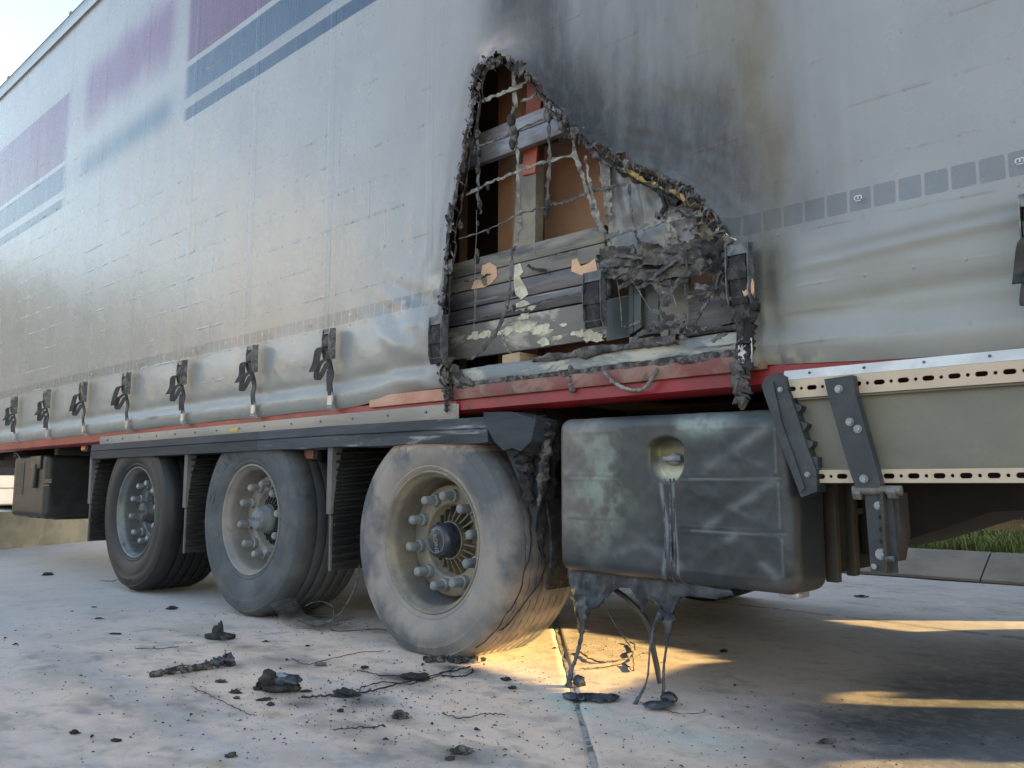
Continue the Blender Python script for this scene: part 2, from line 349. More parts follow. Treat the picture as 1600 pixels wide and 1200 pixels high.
def make_tarp():
    m, nt, b = newmat('curtain_tarpaulin'); co = texco(nt)
    sep = nt.nodes.new('ShaderNodeSeparateXYZ'); nt.links.new(co, sep.inputs[0])
    x = S(nt, sep.outputs[0]); z = S(nt, sep.outputs[2])
    n1 = noise(nt, co, 2.2, 6, .6)
    base = mixc(nt, n1.ss(.35, .7), (.262, .272, .28), (.232, .242, .25))
    zz = z+x.ss(-5.2, -7.6)*0.075                   # bands run very slightly askew
    wb = .004
    right = x.ss(-5.19, -5.10); left = x.ss(-7.28, -7.42)
    lm = band(x, -6.95, -5.38, .11)                 # blurred logo patch between the bands
    thick = band(zz, 3.215, 3.435, wb); thin = band(zz, 3.06, 3.145, wb)
    purp = band(zz, 3.475, 4.085, wb)
    lum = noise(nt, co, 3.0, 2, .5)
    mid_p = band(z+(lum-.5)*.22+x.ss(-6.9, -5.4)*-.02, 3.60, 4.06, .17)*(lm*.8+.25)*.9
    mid_b = band(z, 3.13, 3.32, .10)*(lm*.8+.25)*.85
    side = right.mx(left)
    c = mixc(nt, purp*side, base, (.070, .009, .058))
    c = mixc(nt, (thick.mx(thin))*side, c, (.008, .032, .076))
    c = mixc(nt, mid_p, c, (.11, .025, .10)); c = mixc(nt, mid_b, c, (.025, .07, .125))
    # printed row of rounded squares
    P = .0667; u = ((x+1.2055)/P); f = (u.frac()-.5).abs()*P; cell = u.floor()
    hz = (z-1.502+x*0.0).abs()
    q = (f-.0235).mx(0); w = (hz-.0265).mx(0)
    sd_ = (q*q+w*w).sqrt()
    sq = sd_.ss(.0068, .0052)*x.ss(-1.30, -1.22).mx(x.ss(-2.5, -2.6))
    dots = noise(nt, co, 260, 2, .5)
    c = mixc(nt, sq*(dots*.35+.66), c, (.135, .152, .170))
    at = nt.nodes.new('ShaderNodeAttribute'); at.attribute_name = 'stain'
    n2 = noise(nt, co, 16, 7, .7, (1, 1, .35)); a = S(nt, at.outputs['Alpha'])
    c = mixc(nt, (a*(n2*.9+.55)).mn(1), c, at.outputs['Color'])
    nt.links.new(c, b.inputs['Base Color'])
    r = noise(nt, co, 5, 4, .6)*.08+.23+a*.28; nt.links.new(r.k, b.inputs['Roughness'])
    nt.links.new((a*-.30+.5).k, b.inputs['Specular IOR Level'])
    # embossed wire grid and weave
    nd = noise(nt, co, 7, 3, .5); nm = noise(nt, co, 3.1, 4, .6)
    gx = ((x/.128).frac()-.5).abs()*.128; gz = (((z+x*.004)/.17).frac()-.5).abs()*.17
    lx = gx.ss(.007, 0); lz = gz.ss(.008, 0)
    knot = lx*lz
    n5 = noise(nt, co, 1.1, 3, .5).ss(.38, .62); h = lx*nm.ss(.45, .7)*.8*n5+lz*nd.ss(.45, .65)*1.0*n5+knot*1.3*nm.ss(.3, .6)
    v = noise(nt, co, 1.0, 3, .5, (60, 1, 3.0))
    pk = ((x/.77+.005).frac()-.5).abs()*.77
    h = h+v*.45+band(pk, .0, .022, .004)*.5+noise(nt, co, 28, 4, .6)*.5
    bump(nt, b, h, .8, .0024)
    return m
M['tarp'] = make_tarp()

def make_attr(name, c1, c2, scale, rough, bs, bstr, bd, fine=40, spec=.4, speck=None):
    m, nt, b = newmat(name); co = texco(nt)
    c = mixc(nt, noise(nt, co, scale, 9, .7).ss(.38, .64), c1, c2)
    at = nt.nodes.new('ShaderNodeAttribute'); at.attribute_name = 'stain'; a = S(nt, at.outputs['Alpha'])
    n2 = noise(nt, co, fine, 8, .75)
    c = mixc(nt, (a*(n2*1.6+.2)).mn(1), c, at.outputs['Color'])
    if speck:
        sp = noise(nt, co, speck, 3, .6).ss(.66, .73); c = mixc(nt, sp*.75, c, (.05, .048, .045))
        sp = noise(nt, co, speck*.23, 6, .75, None, 1.2).ss(.63, .70); c = mixc(nt, sp*.35, c, (.16, .15, .14))
        sp = noise(nt, co, speck*.11, 8, .8, None, .8).ss(.50, .66); c = mixc(nt, sp*.30, c, (.24, .225, .215))
        sp = noise(nt, co, speck*.4, 5, .7).ss(.64, .74); c = mixc(nt, sp*.35, c, (.62, .58, .55))
    nt.links.new(c, b.inputs['Base Color'])
    nt.links.new((n2*.2+rough-.1).k, b.inputs['Roughness']); b.inputs['Specular IOR Level'].default_value = spec
    bump(nt, b, noise(nt, co, bs, 8, .7)+noise(nt, co, bs*.12, 5, .6)*1.5, bstr, bd)
    return m
M['tank'] = make_attr('tank_plastic', (.020, .026, .031), (.034, .041, .047), 3.5, .42, 26, .35, .003, fine=22, spec=.5)
M['ground'] = make_attr('concrete_ground', (.52, .475, .445), (.43, .40, .38), 2.2, .85, 90, .6, .004, fine=14, spec=.3, speck=60)
M['rubber3'] = make_attr('tyre_rubber_powdered', (.30, .265, .235), (.22, .205, .195), 4, .8, 60, .3, .002, fine=16)

# ------------------------------------------------------------------ ground
JA, JB = Vector((-2.641, .788)), Vector((-1.323, -.634))      # the slab joint
def jx(y): return JA.x+(y-JA.y)*(JB.x-JA.x)/(JB.y-JA.y)
def ground_stain(X, Y):
    n = fbm(np.stack([X*1.3, Y*1.3], -1), 3, 5); n2 = fbm(np.stack([X*6, Y*6], -1), 9, 5, .6); n3 = fbm(np.stack([X*.8, Y*5], -1), 12, 5, .6)
    C = np.zeros((len(X), 4)); rgb = C[:, :3]; 
    def put(col, a):
        a = np.clip(a, 0, 1)[:, None]; t = C[:, 3:4]; o = a+t*(1-a)
        C[:, :3] = np.where(o > 1e-4, (np.array(col)*a+C[:, :3]*t*(1-a))/np.maximum(o, 1e-4), C[:, :3]); C[:, 3:4] = o
    put((.82, .62, .48), (np.exp(-((X+2.4)/1.7)**2-((Y+.55)/.95)**2)*1.0+.10)*(1+.5*n))
    n4 = fbm(np.stack([X*2.6, Y*3.6], -1), 15, 6, .65); n6 = fbm(np.stack([X*9, Y*14], -1), 16, 5, .65)
    put((.37, .335, .305), sst(.02, .45, n4)*.6)
    put((.62, .54, .48), sst(.08, .4, -n4)*.5)
    put((.24, .225, .215), sst(.12, .42, n6)*.45*(1+n4))
    put((.44, .34, .22), sst(.28, .5, n6)*sst(.0, .3, -n4)*.5)
    put((.48, .465, .455), sst(-3.6, -5.2, X)*.7*(1+.6*n))
    put((.50, .48, .48), sst(.0, .5, n3)*.5)
    # darker ground under the right of the trailer
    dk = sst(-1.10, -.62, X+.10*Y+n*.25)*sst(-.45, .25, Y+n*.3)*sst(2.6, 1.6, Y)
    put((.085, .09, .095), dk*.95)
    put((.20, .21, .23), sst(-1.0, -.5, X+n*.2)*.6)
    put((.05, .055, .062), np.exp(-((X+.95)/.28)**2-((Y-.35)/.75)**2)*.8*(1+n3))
    put((.26, .25, .24), sst(.95, 1.5, Y)*sst(-3.2, -2.2, X)*sst(2.9, 2.3, Y)*.5)
    for (cx, cy), r, s in zip([(-3.873,0.246),(-3.530,0.129),(-2.374,-0.113),(-2.379,-0.344),(-2.308,-0.622),(-2.411,-0.774)], (.22, .16, .14, .16, .12, .12), (.9, .6, .95, .75, .6, .5)):
        put((.045, .05, .055), np.exp(-((X-cx)/r)**2-((Y-cy)/(r*.55))**2)*s*(1+1.6*n2))
    for (cx, cy), r, s in zip([(-2.529,-0.783),(-3.586,-0.432),(-2.317,-0.653),(-3.036,-0.835),(-1.999,-0.699),(-1.637,-0.794),(-2.943,-0.475),(-2.933,-0.023),(-3.377,-0.439),(-2.630,-1.136),(-1.992,-0.899)], (.13, .08, .12, .14, .09, .09, .2, .2, .15, .2, .2), (.7, .6, .7, .5, .6, .6, .5, .6, .4, .3, .35)):
        put((.11, .105, .10), np.exp(-((X-cx)/r)**2-((Y-cy)/(r*.5))**2)*s*(1+2*n2))
    for (cx, cy), r, s in zip([(-1.288,-0.241),(-1.805,-0.174),(-1.463,-0.235),(-1.680,-0.248)], (.14, .10, .08, .1), (.8, .9, .5, .7)):
        put((.52, .56, .50), np.exp(-((X-cx)/r)**2-((Y-cy)/(r*.6))**2)*s*(1+1.4*n2))
    for (cx, cy), r, s in zip([(-3.031,-1.059),(-2.911,-1.241),(-2.318,-0.923),(-1.708,-0.773),(-2.022,-1.255),(-2.495,-1.410)], (.12, .1, .07, .06, .07, .1), (.9, .6, .8, .8, .8, .7)):
        put((.32, .24, .12), np.exp(-((X-cx)/r)**2-((Y-cy)/(r*.45))**2)*s*sst(-.1, .4, n2))
    d = polydist(X, Y, [(-7.529,-0.562),(-4.654,-0.845),(-1.987,-1.196),(-1.663,-1.238)])
    put((.46, .46, .46), np.exp(-(d/.012)**2)*.55)
    d = polydist(X, Y, [(-6.190,-0.803),(-4.023,-1.043),(-3.184,-1.097),(-2.735,-1.131),(-1.875,-1.242)])
    put((.38, .39, .41), np.exp(-(d/.05)**2)*.35)
    d = polydist(X, Y, [(-4, 2.9), (-2.9, 2.2), (-1.9, 2.15), (-.6, 2.05), (1, 1.9)])
    put((.05, .045, .04), np.exp(-(d/.02)**2)*.8*(n2 > -.2))
    return C
def slab(xl, xr, ys, nx, name):
    ys = np.array(ys); V = []; 
    t = np.linspace(0, 1, nx)
    L = np.array([xl(y) for y in ys]); R = np.array([xr(y) for y in ys])
    X = L[:, None]+(R-L)[:, None]*t[None]; Y = np.repeat(ys[:, None], nx, 1)
    Z = 0.0022*fbm(np.stack([X.ravel()*3, Y.ravel()*3], -1), 4, 4).reshape(X.shape)-.001
    e = np.minimum(np.abs(X-np.array([jx(y) for y in ys])[:, None])-.008, .012)
    Z = Z-.006*(1-np.clip(e/.012, 0, 1))**2
    V = np.stack([X, Y, Z], -1).reshape(-1, 3); a = np.arange(len(ys)-1)[:, None]*nx; b = np.arange(nx-1)[None]
    q = (a+b).ravel(); Q = np.stack([q, q+1, q+1+nx, q+nx], -1)
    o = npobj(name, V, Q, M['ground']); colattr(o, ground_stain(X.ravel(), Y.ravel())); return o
ground = mobj('ground', [(-400, -400, -.016), (400, -400, -.016), (400, 400, -.016), (-400, 400, -.016)], [(0, 1, 2, 3)], M['ground'])
ground['kind'] = 'structure'; colattr(ground, [(0, 0, 0, 0)]*4)
ys = np.concatenate([np.linspace(-4.5, -1.7, 20)[:-1], np.linspace(-1.7, 1.2, 190)[:-1], np.linspace(1.2, 4.28, 90)])
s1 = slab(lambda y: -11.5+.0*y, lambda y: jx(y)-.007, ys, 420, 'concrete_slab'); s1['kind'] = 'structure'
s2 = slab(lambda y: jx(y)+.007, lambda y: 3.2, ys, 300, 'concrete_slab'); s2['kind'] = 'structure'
for s_ in (s1, s2): s_.parent = ground; del s_['kind']
jb = MB(); jp = [(jx(y)+.002*math.sin(y*9), y, -.009+.0015*math.sin(y*31)) for y in np.linspace(-1.6, 4.2, 90)]
jb.ribbon(jp, (1, .3, 0), .016, .012); jo = jb.obj('joint_filler', mat('joint_sealant', (.36, .34, .31), (.1, .1, .1), 30, .45, .6, rough=.8, bs=80)); jo.parent = ground

# sloping kerb blocks, verge and grass beyond the truck
kx = [-9.6+1.0*i for i in range(14)]
kerb = thing('kerb', (-1.5, 4.4, 0), 'long low concrete kerb of sloping blocks beyond the truck, grass behind it', 'kerb')
off = (-1.694+9.6) % 1.0
KY = 4.34
for i in range(14):
    x0 = -10.6+off+i; sh = .0
    b_ = MB(); pr = [(KY, -.01), (KY+.006, .02), (KY+.30, .175), (KY+.335, .185), (KY+.47, .185), (KY+.47, -.01)]
    b_.prism(pr, x0+.005, x0+.993, 'x'); b_.obj('kerb_block', M['kerb'], kerb, autos=20)
g_ = MB(); g_.box(-11, 6, KY-.045, KY-.004, -.014, .0035); g_.obj('gutter_gap', M['dark'], kerb)
verge = mobj('verge', [(-60, KY+.47, .15), (60, KY+.47, .15), (60, 60, .3), (-60, 60, .3)], [(0, 1, 2, 3)], mat('soil', (.06, .06, .03), (.09, .10, .04), 8, rough=.9)); verge['kind'] = 'structure'
V = []; Q = []; n = 0; r2 = random.Random(3)
for i in range(15000):
    x = r2.uniform(-4.6, .4); y = KY+.43+abs(r2.gauss(0, 1.0)); z = .15; h = r2.uniform(.05, .17)*(1 if r2.random() < .85 else 1.6); a = r2.uniform(0, 2*PI); w = r2.uniform(.003, .006)
    lx, ly = math.cos(a)*h*r2.uniform(.2, .9), math.sin(a)*h*r2.uniform(.2, .9); px, py = -math.sin(a)*w, math.cos(a)*w
    V += [(x-px, y-py, z), (x+px, y+py, z), (x+lx*.4+px*.8, y+ly*.4+py*.8, z+h*.65), (x+lx*.4-px*.8, y+ly*.4-py*.8, z+h*.65), (x+lx, y+ly, z+h), (x+lx+px*.1, y+ly+py*.1, z+h)]
    Q += [(n, n+1, n+2, n+3), (n+3, n+2, n+5, n+4)]; n += 6
grass = npobj('grass', V, Q, mat('grass_blades', (.10, .17, .03), (.20, .24, .06), 9, .4, .6, (.30, .27, .12), 40, .62, .68, rough=.6), None, False)
tag(grass, 'rough green grass growing behind the concrete kerb', 'grass'); grass['kind'] = 'stuff'

# low concrete wall behind the rear of the trailer
wl = MB(); a0, a1 = Vector((-9.35, -1.05)), Vector((-13.5, 7.0)); dn = (a1-a0).normalized(); nn = Vector((-dn.y, dn.x))*-1
nn = Vector((-abs(nn.x), -abs(nn.y)*0+nn.y)) if nn.x > 0 else nn
pts = [a0, a1, a1+nn*.22, a0+nn*.22]
wl.prism([(p.x, p.y) for p in pts], 0, .395, 'z')
low_wall = tag(wl.obj('concrete_wall', M['wall']), 'low grey green concrete wall behind the rear of the trailer', 'wall')

# white van beyond the wall
van = thing('white_van', (-15.5, 2.0, 0), 'white van parked beyond the low concrete wall, seen under the trailer', 'van')
vb = MB(); vb.bbox(-17.5, -14.6, -.2, 4.8, .36, 2.35, .08); vb.obj('body', M['white_van'], van)
vw = MB(); vw.bbox(-14.6, -14.585, 1.62, 2.02, .82, 1.14, .01); vw.obj('window', M['glass'], van)
vw = MB(); vw.box(-14.598, -14.592, 1.30, 1.325, 1.05, 1.09); vw.obj('door_lock', M['dark'], van)
vw = MB(); vw.box(-14.6, -14.588, -.2, 4.8, .62, .63); vw.obj('trim_strip', M['steel_black'], van)
vl = MB(); vl.bbox(-14.6, -14.57, .95, 1.2, .66, .96, .02); vl.obj('marker_lamp', M['lens_orange'], van)
for yy in (.6, 4.0):
    Vv, Qq = lathe([(.0, .0), (.2, .0), (.3, -.02), (.34, .02), (.34, .2)], 0, .34, 0, 32)
    Vv = np.stack([-14.75+Vv[:, 1]*-1, yy+Vv[:, 0], Vv[:, 2]], -1); npobj('wheel', Vv, Qq, M['rubber1'], van)

# ------------------------------------------------------------------ the trailer
T = thing('semi_trailer', (-4.1, 1.25, 0), 'fire damaged curtain side semi trailer with grey tarpaulin and a burnt hole', 'semi trailer')
STRAPX = [-9.62, -8.85, -8.075, -7.27, -6.51, -5.74, -4.925, -4.10, -3.385, -2.59, -1.93, -1.19, -.43, .34, 1.1, 1.9, 2.7]
HOLE = [(-2.230,2.433),(-2.289,2.440),(-2.338,2.441),(-2.372,2.416),(-2.387,2.367),(-2.394,2.298),(-2.409,2.218),(-2.439,2.137),(-2.466,2.036),(-2.488,1.929),(-2.523,1.825),(-2.541,1.688),(-2.560,1.580),(-2.574,1.471),(-2.580,1.334),(-2.571,1.223),(-2.554,1.140),(-2.541,1.052),(-2.517,1.003),(-1.203,0.924),(-1.199,1.022),(-1.192,1.091),(-1.200,1.162),(-1.209,1.223),(-1.218,1.286),(-1.228,1.359),(-1.233,1.416),(-1.238,1.458),(-1.265,1.519),(-1.311,1.582),(-1.366,1.649),(-1.452,1.711),(-1.553,1.773),(-1.652,1.842),(-1.750,1.917),(-1.844,2.006),(-1.923,2.114),(-1.987,2.192),(-2.066,2.293),(-2.134,2.373),(-2.187,2.414)]
EDGE_L = HOLE[:18]; EDGE_R = HOLE[20:]+[HOLE[0]]
# --- curtain
xs = np.concatenate([np.linspace(-9.98, -4.62, 268), np.linspace(-4.61, -.26, 415), np.arange(-.15, 3.0, .1)])
zs = np.concatenate([np.linspace(1.058, 2.75, 162), np.linspace(2.765, 4.595, 110)])
X, Z = np.meshgrid(xs, zs, indexing='ij'); sh = X.shape; X = X.ravel(); Z = Z.ravel()
d = np.zeros_like(X)
sk = np.full(X.shape, 9.0)
for a in STRAPX: sk = np.minimum(sk, np.abs(X-a))
bul = 1-np.exp(-(sk/.16)**2)
d += .015*bul*g1(Z, 1.32, .12)
d -= .014*g1(Z, 1.185, .028)*(.7+.3*bul)
d += (.016+.004*bul)*g1(Z, 1.115, .036)
d -= .012*g1(Z, 1.055, .014)
d += .005*fbm(np.stack([X*1.3, Z*.8], -1), 21, 2)*sst(1.1, 1.5, Z)
d += .0016*fbm(np.stack([X*7, Z*4], -1), 22, 4)
d += .0045*(1-np.abs(fbm(np.stack([X*5+Z*3, Z*9], -1), 23, 3))*2.2)*sst(1.45, 1.2, Z)*bul
# right of the hole: sagging folds running right-down to straps
d += .012*np.exp(-(((Z-1.19)-(X+.44)*.02)/.03)**2)*sst(-1.25, -.6, X)
d -= .010*np.exp(-((Z-1.235-.02*(X+.44))/.02)**2)*sst(-1.2, -.7, X)
d += .007*np.exp(-((Z-1.365-.05*(X+.44))/.02)**2)*sst(-1.2, -.8, X)
dl = polydist(X, Z, EDGE_L); dr = polydist(X, Z, EDGE_R)
wn = fbm(np.stack([X*4, Z*4], -1), 31, 3)
d += .034*np.exp(-(dl/.04)**2)+.005*np.sin(dl*70+wn*4)*np.exp(-dl/.08)*(1+wn)
lowl = np.exp(-((X+2.75)/.28)**2)*sst(1.75, 1.35, Z)
d += lowl*(.007*np.sin((X*9+Z*16+wn*1.5)*2.4)+.03*g1(Z, 1.30, .12))*.9
d += .030*np.exp(-(dr/.035)**2)+.010*np.sin(dr*110+wn*5)*np.exp(-dr/.07)*(1+wn)
def ridge(u, v, k, seed): return 1-np.abs(fbm(np.stack([u, v*k], -1), seed, 3, .5))*2.4
al = (X*.80-Z*.60); ac = (X*.60+Z*.80)
wr = np.exp(-(((X+1.55)/.42)**2+((Z-1.98)/.26)**2))
d += wr*.010*ridge(al*2.2, ac, 11, 61)
wr = np.exp(-(((X+1.33)/.20)**2+((Z-1.79)/.10)**2)); d += wr*.007*ridge(al*4, ac, 22, 62)
d += .006*ridge(al*1.2, ac, 4, 63)*np.exp(-((X+1.5)/.6)**2)*sst(1.6, 2.0, Z)
wr = np.exp(-(((X+1.22)/.05)**2+((Z-1.70)/.09)**2)); d += wr*.0022*np.sin(Z*300+wn*3)
Zn = Z.copy()
lift = .045*sst(-3.35, -2.6, X)*sst(-2.2, -2.5, X)
Zn += lift*np.clip((1.5-Z)/.44, 0, 1)
Zn += .0015*np.sin(X*8.1)*np.clip((1.2-Z)/.15, 0, 1)-.030*sst(-1.25, -.5, X)*np.clip((1.3-Z)/.2, 0, 1)
Vc = np.stack([X, -d, Zn], -1)
nz = sh[1]; a = np.arange(sh[0]-1)[:, None]*nz; b = np.arange(nz-1)[None]; q = (a+b).ravel(); Q = np.stack([q, q+nz, q+nz+1, q+1], -1)
cx, cz = X[Q].mean(1), Z[Q].mean(1)
jit = fbm(np.stack([cx*22, cz*22], -1), 40, 3)*.03
jj = fbm(np.stack([cx*22, cz*22], -1), 45, 3)*.02
keep = ~inpoly(cx+jit, cz+jj, HOLE)
Q = Q[keep]; used = np.unique(Q); re_ = -np.ones(len(Vc), int); re_[used] = np.arange(len(used))
curtain = npobj('side_curtain', Vc[used], re_[Q], M['tarp'], T)
X, Z = X[used], Z[used]; dl, dr = dl[used], dr[used]
C = np.zeros((len(X), 4))
def putc(col, a):
    a = np.clip(a, 0, 1)[:, None]; t = C[:, 3:4]; o = a+t*(1-a)
    C[:, :3] = np.where(o > 1e-4, (np.array(col)*a+C[:, :3]*t*(1-a))/np.maximum(o, 1e-4), C[:, :3]); C[:, 3:4] = o
nA = fbm(np.stack([X*2.2, Z*1.2], -1), 51, 5); nB = fbm(np.stack([X*9, Z*1.6], -1), 52, 5, .6); nC = fbm(np.stack([X*14, Z*14], -1), 53, 5, .6)
# soot plume above and to the right of the hole
topx = -2.23; hz = np.clip((Z-2.45)/1.2, 0, 1)
plume = np.exp(-((X+2.14)/(.17+.14*hz))**2)*sst(2.2, 2.5, Z)
putc((.045, .05, .06), plume*(1.3-.4*hz)*(1+.5*nB))
below = np.interp(X, [-2.3, -2.0, -1.7, -1.4, -1.15, -.9], [2.45, 2.25, 1.95, 1.78, 1.62, 1.5])
h2 = Z-below
sm = sst(-2.35, -2.1, X)*sst(-.66, -1.28, X+nA*.16)*np.exp(-np.clip(h2, 0, 9)/1.0)*sst(-.2, 0, h2)
nD = fbm(np.stack([X*26, Z*1.1], -1), 54, 4, .6)
putc((.080, .081, .083), sm*.82*(1+.45*nB+.35*nA+.25*nD))
putc((.10, .085, .06), sm*sst(-1.75, -1.2, X)*sst(.0, .5, nA+nD*.5)*.6)
putc((.035, .037, .043), sst(-2.3, -2.1, X)*np.exp(-(dr/.16)**2)*.9*(1+.6*nA))
putc((.05, .055, .065), np.exp(-((X+1.28)/.14)**2-((Z-1.80)/.20)**2)*.95*(1+.6*nA))
putc((.06, .065, .075), np.exp(-((X+1.48)/.22)**2-((Z-1.92)/.12)**2)*.7*(1+.6*nA))
putc((.15, .135, .095), np.exp(-((X+1.14)/.085)**2-((Z-1.98)/.28)**2)*.8*(1+.8*nA+.4*nB))
putc((.13, .11, .075), np.exp(-((X+1.09)/.05)**2-((Z-1.70)/.14)**2)*.75*(1+.8*nA))
putc((.17, .16, .12), np.exp(-((X+1.25)/.14)**2-((Z-2.5)/.5)**2)*.5*(1+.9*nB))
putc((.12, .115, .10), np.exp(-((X+1.10)/.07)**2-((Z-1.38)/.11)**2)*.9*(1+.7*nA))
putc((.045, .042, .04), np.exp(-((X+1.125)/.035)**2-((Z-1.30)/.10)**2)*.95)
putc((.06, .058, .055), np.exp(-((X+1.12)/.05)**2-((Z-1.20)/.05)**2)*.8*(1+nC))
for zc, sl_, wd_, s in ((1.395, .05, .016, .5), (1.35, .05, .012, .35), (1.235, .02, .012, .55)):
    putc((.17, .165, .13), np.exp(-((Z-zc-sl_*(X+.44))/wd_)**2)*sst(-1.2, -.95, X)*s*(1+.6*nA))
putc((.05, .05, .05), np.exp(-((Z-1.206)/.006)**2)*sst(-1.2, -1.1, X)*sst(-.75, -1.0, X)*.8)
putc((.50, .48, .38), np.exp(-((Z-1.075)/.02)**2)*sst(-1.2, -1.15, X)*sst(-.92, -1.02, X)*(nC > 0)*.7)
putc((.11, .11, .11), np.exp(-((X+1.12)/.08)**2-((Z-1.12)/.08)**2)*.55*(1+nC*1.5))
# left edge of the hole
putc((.06, .06, .068), np.exp(-(dl/.045)**2)*.95*(1+.5*nC))
putc((.20, .20, .21), np.exp(-(dl/.15)**2)*.7*(1+.8*nA))
putc((.52, .50, .42), np.exp(-((X+2.66)/.06)**2-((Z-1.55)/.10)**2)*.7*sst(-.1, .3, nC))
putc((.36, .33, .24), np.exp(-((X+2.72)/.12)**2-((Z-1.26)/.06)**2)*.6*(1+nA))
putc((.46, .43, .42), np.exp(-((X+2.9)/.35)**2-((Z-1.12)/.05)**2)*.4)
putc((.48, .42, .42), np.exp(-((X+2.34)/.10)**2-((Z-2.50)/.05)**2)*.7*sst(-.2, .3, nC))
putc((.20, .21, .23), np.exp(-((X+2.75)/.22)**2)*sst(1.9, 2.4, Z)*.28*(1+nB))
# road dirt along the bottom
putc((.34, .34, .29), sst(1.5, 1.15, Z)*.30*(1+.8*nA))
putc((.30, .31, .27), g1(Z, 1.21, .03)*.35*(1+.6*nA))
putc((.07, .065, .06), np.exp(-((X+5.35)/.10)**2-((Z-1.117)/.010)**2)*(nC > .05)*.9)
C[:, 3] = np.clip(C[:, 3], 0, .985); colattr(curtain, C)
# --- emblem prints in the squares
def emblem(cx_, cz_, s):
    e = MB(); y = -.034
    def arc(ox, a0, a1, rx, rz, n=10, w=.0042):
        P = [(ox+rx*math.cos(a0+(a1-a0)*i/n), cz_+rz*math.sin(a0+(a1-a0)*i/n)) for i in range(n+1)]
        e.ribbon([(p[0], y, p[1]) for p in P], (0, 1, 0), .0012, w*s)
    arc(cx_-.0075*s, -2.3, -5.2, .0085*s, .010*s); arc(cx_+.0075*s, -.85, 2.1, .0085*s, .010*s)
    e.ribbon([(cx_, y, cz_-.006*s), (cx_, y, cz_+.011*s)], (0, 1, 0), .0012, .0042*s)
    e.ribbon([(cx_-.012*s, y, cz_-.0135*s), (cx_+.012*s, y, cz_-.0135*s)], (0, 1, 0), .0012, .003*s)
    return e
for k in list(range(-17, 3)):
    ecx = -.839+k*.4002
    if -2.6 < ecx < -1.2: continue
    e_ = emblem(ecx, 1.502, .62)
    # sit on the tarpaulin surface
    yy = np.interp(ecx, [0, 1], [0, 0]); e_.v = [(v[0], v[1]+.014, v[2]) for v in e_.v]
    e_.obj('emblem_print', mat('emblem_print', (.55, .58, .60), (.5, .53, .55), 9) if k == -17 else bpy.data.materials['emblem_print'], T)

# --- roof rail, roof, floor, far curtain, front, doors (dark load space)
r_ = MB(); r_.bbox(-9.99, 3.0, -.012, .04, 4.597, 4.725, .01); r_.obj('roof_rail', M['roof'], T)
r_ = MB(); r_.box(-9.99, 3.0, -.016, -.0125, 4.594, 4.602); r_.box(-9.99, 3.0, -.016, -.0125, 4.722, 4.732); r_.obj('roof_seal', M['plastic'], T)
r_ = MB(); r_.bbox(-9.99, 3.0, -.004, 2.52, 4.733, 4.765, .012); r_.obj('roof', mat('roof_tarp', (.55, .56, .57)), T)
for i in range(7):
    xk = -9.2+i*1.7; r_ = MB(); r_.bbox(xk, xk+.05, -.002, .03, 4.766, 4.785, .004); r_.obj('roof_clip', M['plastic'], T)
r_ = MB(); r_.box(-9.98, 2.98, .11, 2.44, 1.085, 1.115); r_.obj('load_floor', M['frame'], T)
r_ = MB(); r_.box(-9.98, 2.98, 2.48, 2.5, 1.06, 4.6); r_.obj('far_curtain', mat('far_tarp_shaded', (.05, .05, .05)), T)  # darker than plain grey tarpaulin, the colour stands for interior shade
r_ = MB(); r_.box(2.985, 3.02, .0, 2.5, 1.0, 4.7); r_.obj('front_wall', M['white_van'], T)
r_ = MB(); r_.bbox(-10.03, -9.99, .0, 2.5, 1.0, 4.7, .01); r_.obj('rear_door', M['white_van'], T)

# --- lower rails
r_ = MB(); r_.prism([(0.012, 1.060), (0.008, 1.000), (.03, .985), (.10, .985), (.10, 1.06)], -9.99, 3.0, 'x'); rr = r_.obj('red_rail', M['red'], T)
r_ = MB(); r_.bbox(-2.545, -1.14, -.004, .011, 1.043, 1.095, .004); r_.obj('sooty_rail_lip', M['red_dull'], T)
r_ = MB(); r_.bbox(-3.1, -2.547, -.003, .011, 1.046, 1.098, .004); r_.obj('powdered_rail_lip', M['red_powder'], T)
# ash covered lower profile across the hole
def lumpy_bar(name, x0, x1, yc, zc, hy, hz_, m, seed, amp=.006, n=160, k=20, parent=None, slope=0, fr=14):
    V = []; 
    for i in range(n+1):
        x = x0+(x1-x0)*i/n
        for j in range(k):
            a = 2*PI*j/k; c, s = math.cos(a), math.sin(a)
            V.append((x, yc+hy*np.sign(c)*abs(c)**.5, zc+slope*(x-x0)+hz_*np.sign(s)*abs(s)**.5))
    V = np.array(V); nn_ = fbm(V*np.array([fr*.6, fr, fr*1.4])+seed, seed, 5, .6)
    cen = np.stack([V[:, 0], np.full(len(V), yc), zc+slope*(V[:, 0]-x0)], -1); dd = V-cen; L = np.linalg.norm(dd, axis=1, keepdims=True)
    V = V+dd/np.maximum(L, 1e-6)*(nn_*amp)[:, None]
    Q = [(i*k+j, i*k+(j+1) % k, (i+1)*k+(j+1) % k, (i+1)*k+j) for i in range(n) for j in range(k)]
    o = npobj(name, V, Q, m, parent or T); return o
lumpy_bar('ash_covered_profile', -2.60, -1.20, .045, 1.140, .030, .036, M['rail_ash'], 3, .008)
lumpy_bar('burnt_curtain_hem', -2.57, -1.20, .010, 1.102, .012, .012, M['char'], 5, .016, fr=26)
lumpy_bar('burnt_curtain_hem', -2.10, -1.45, .012, 1.168, .014, .012, M['ash_dark'], 8, .020, fr=20, slope=.01)
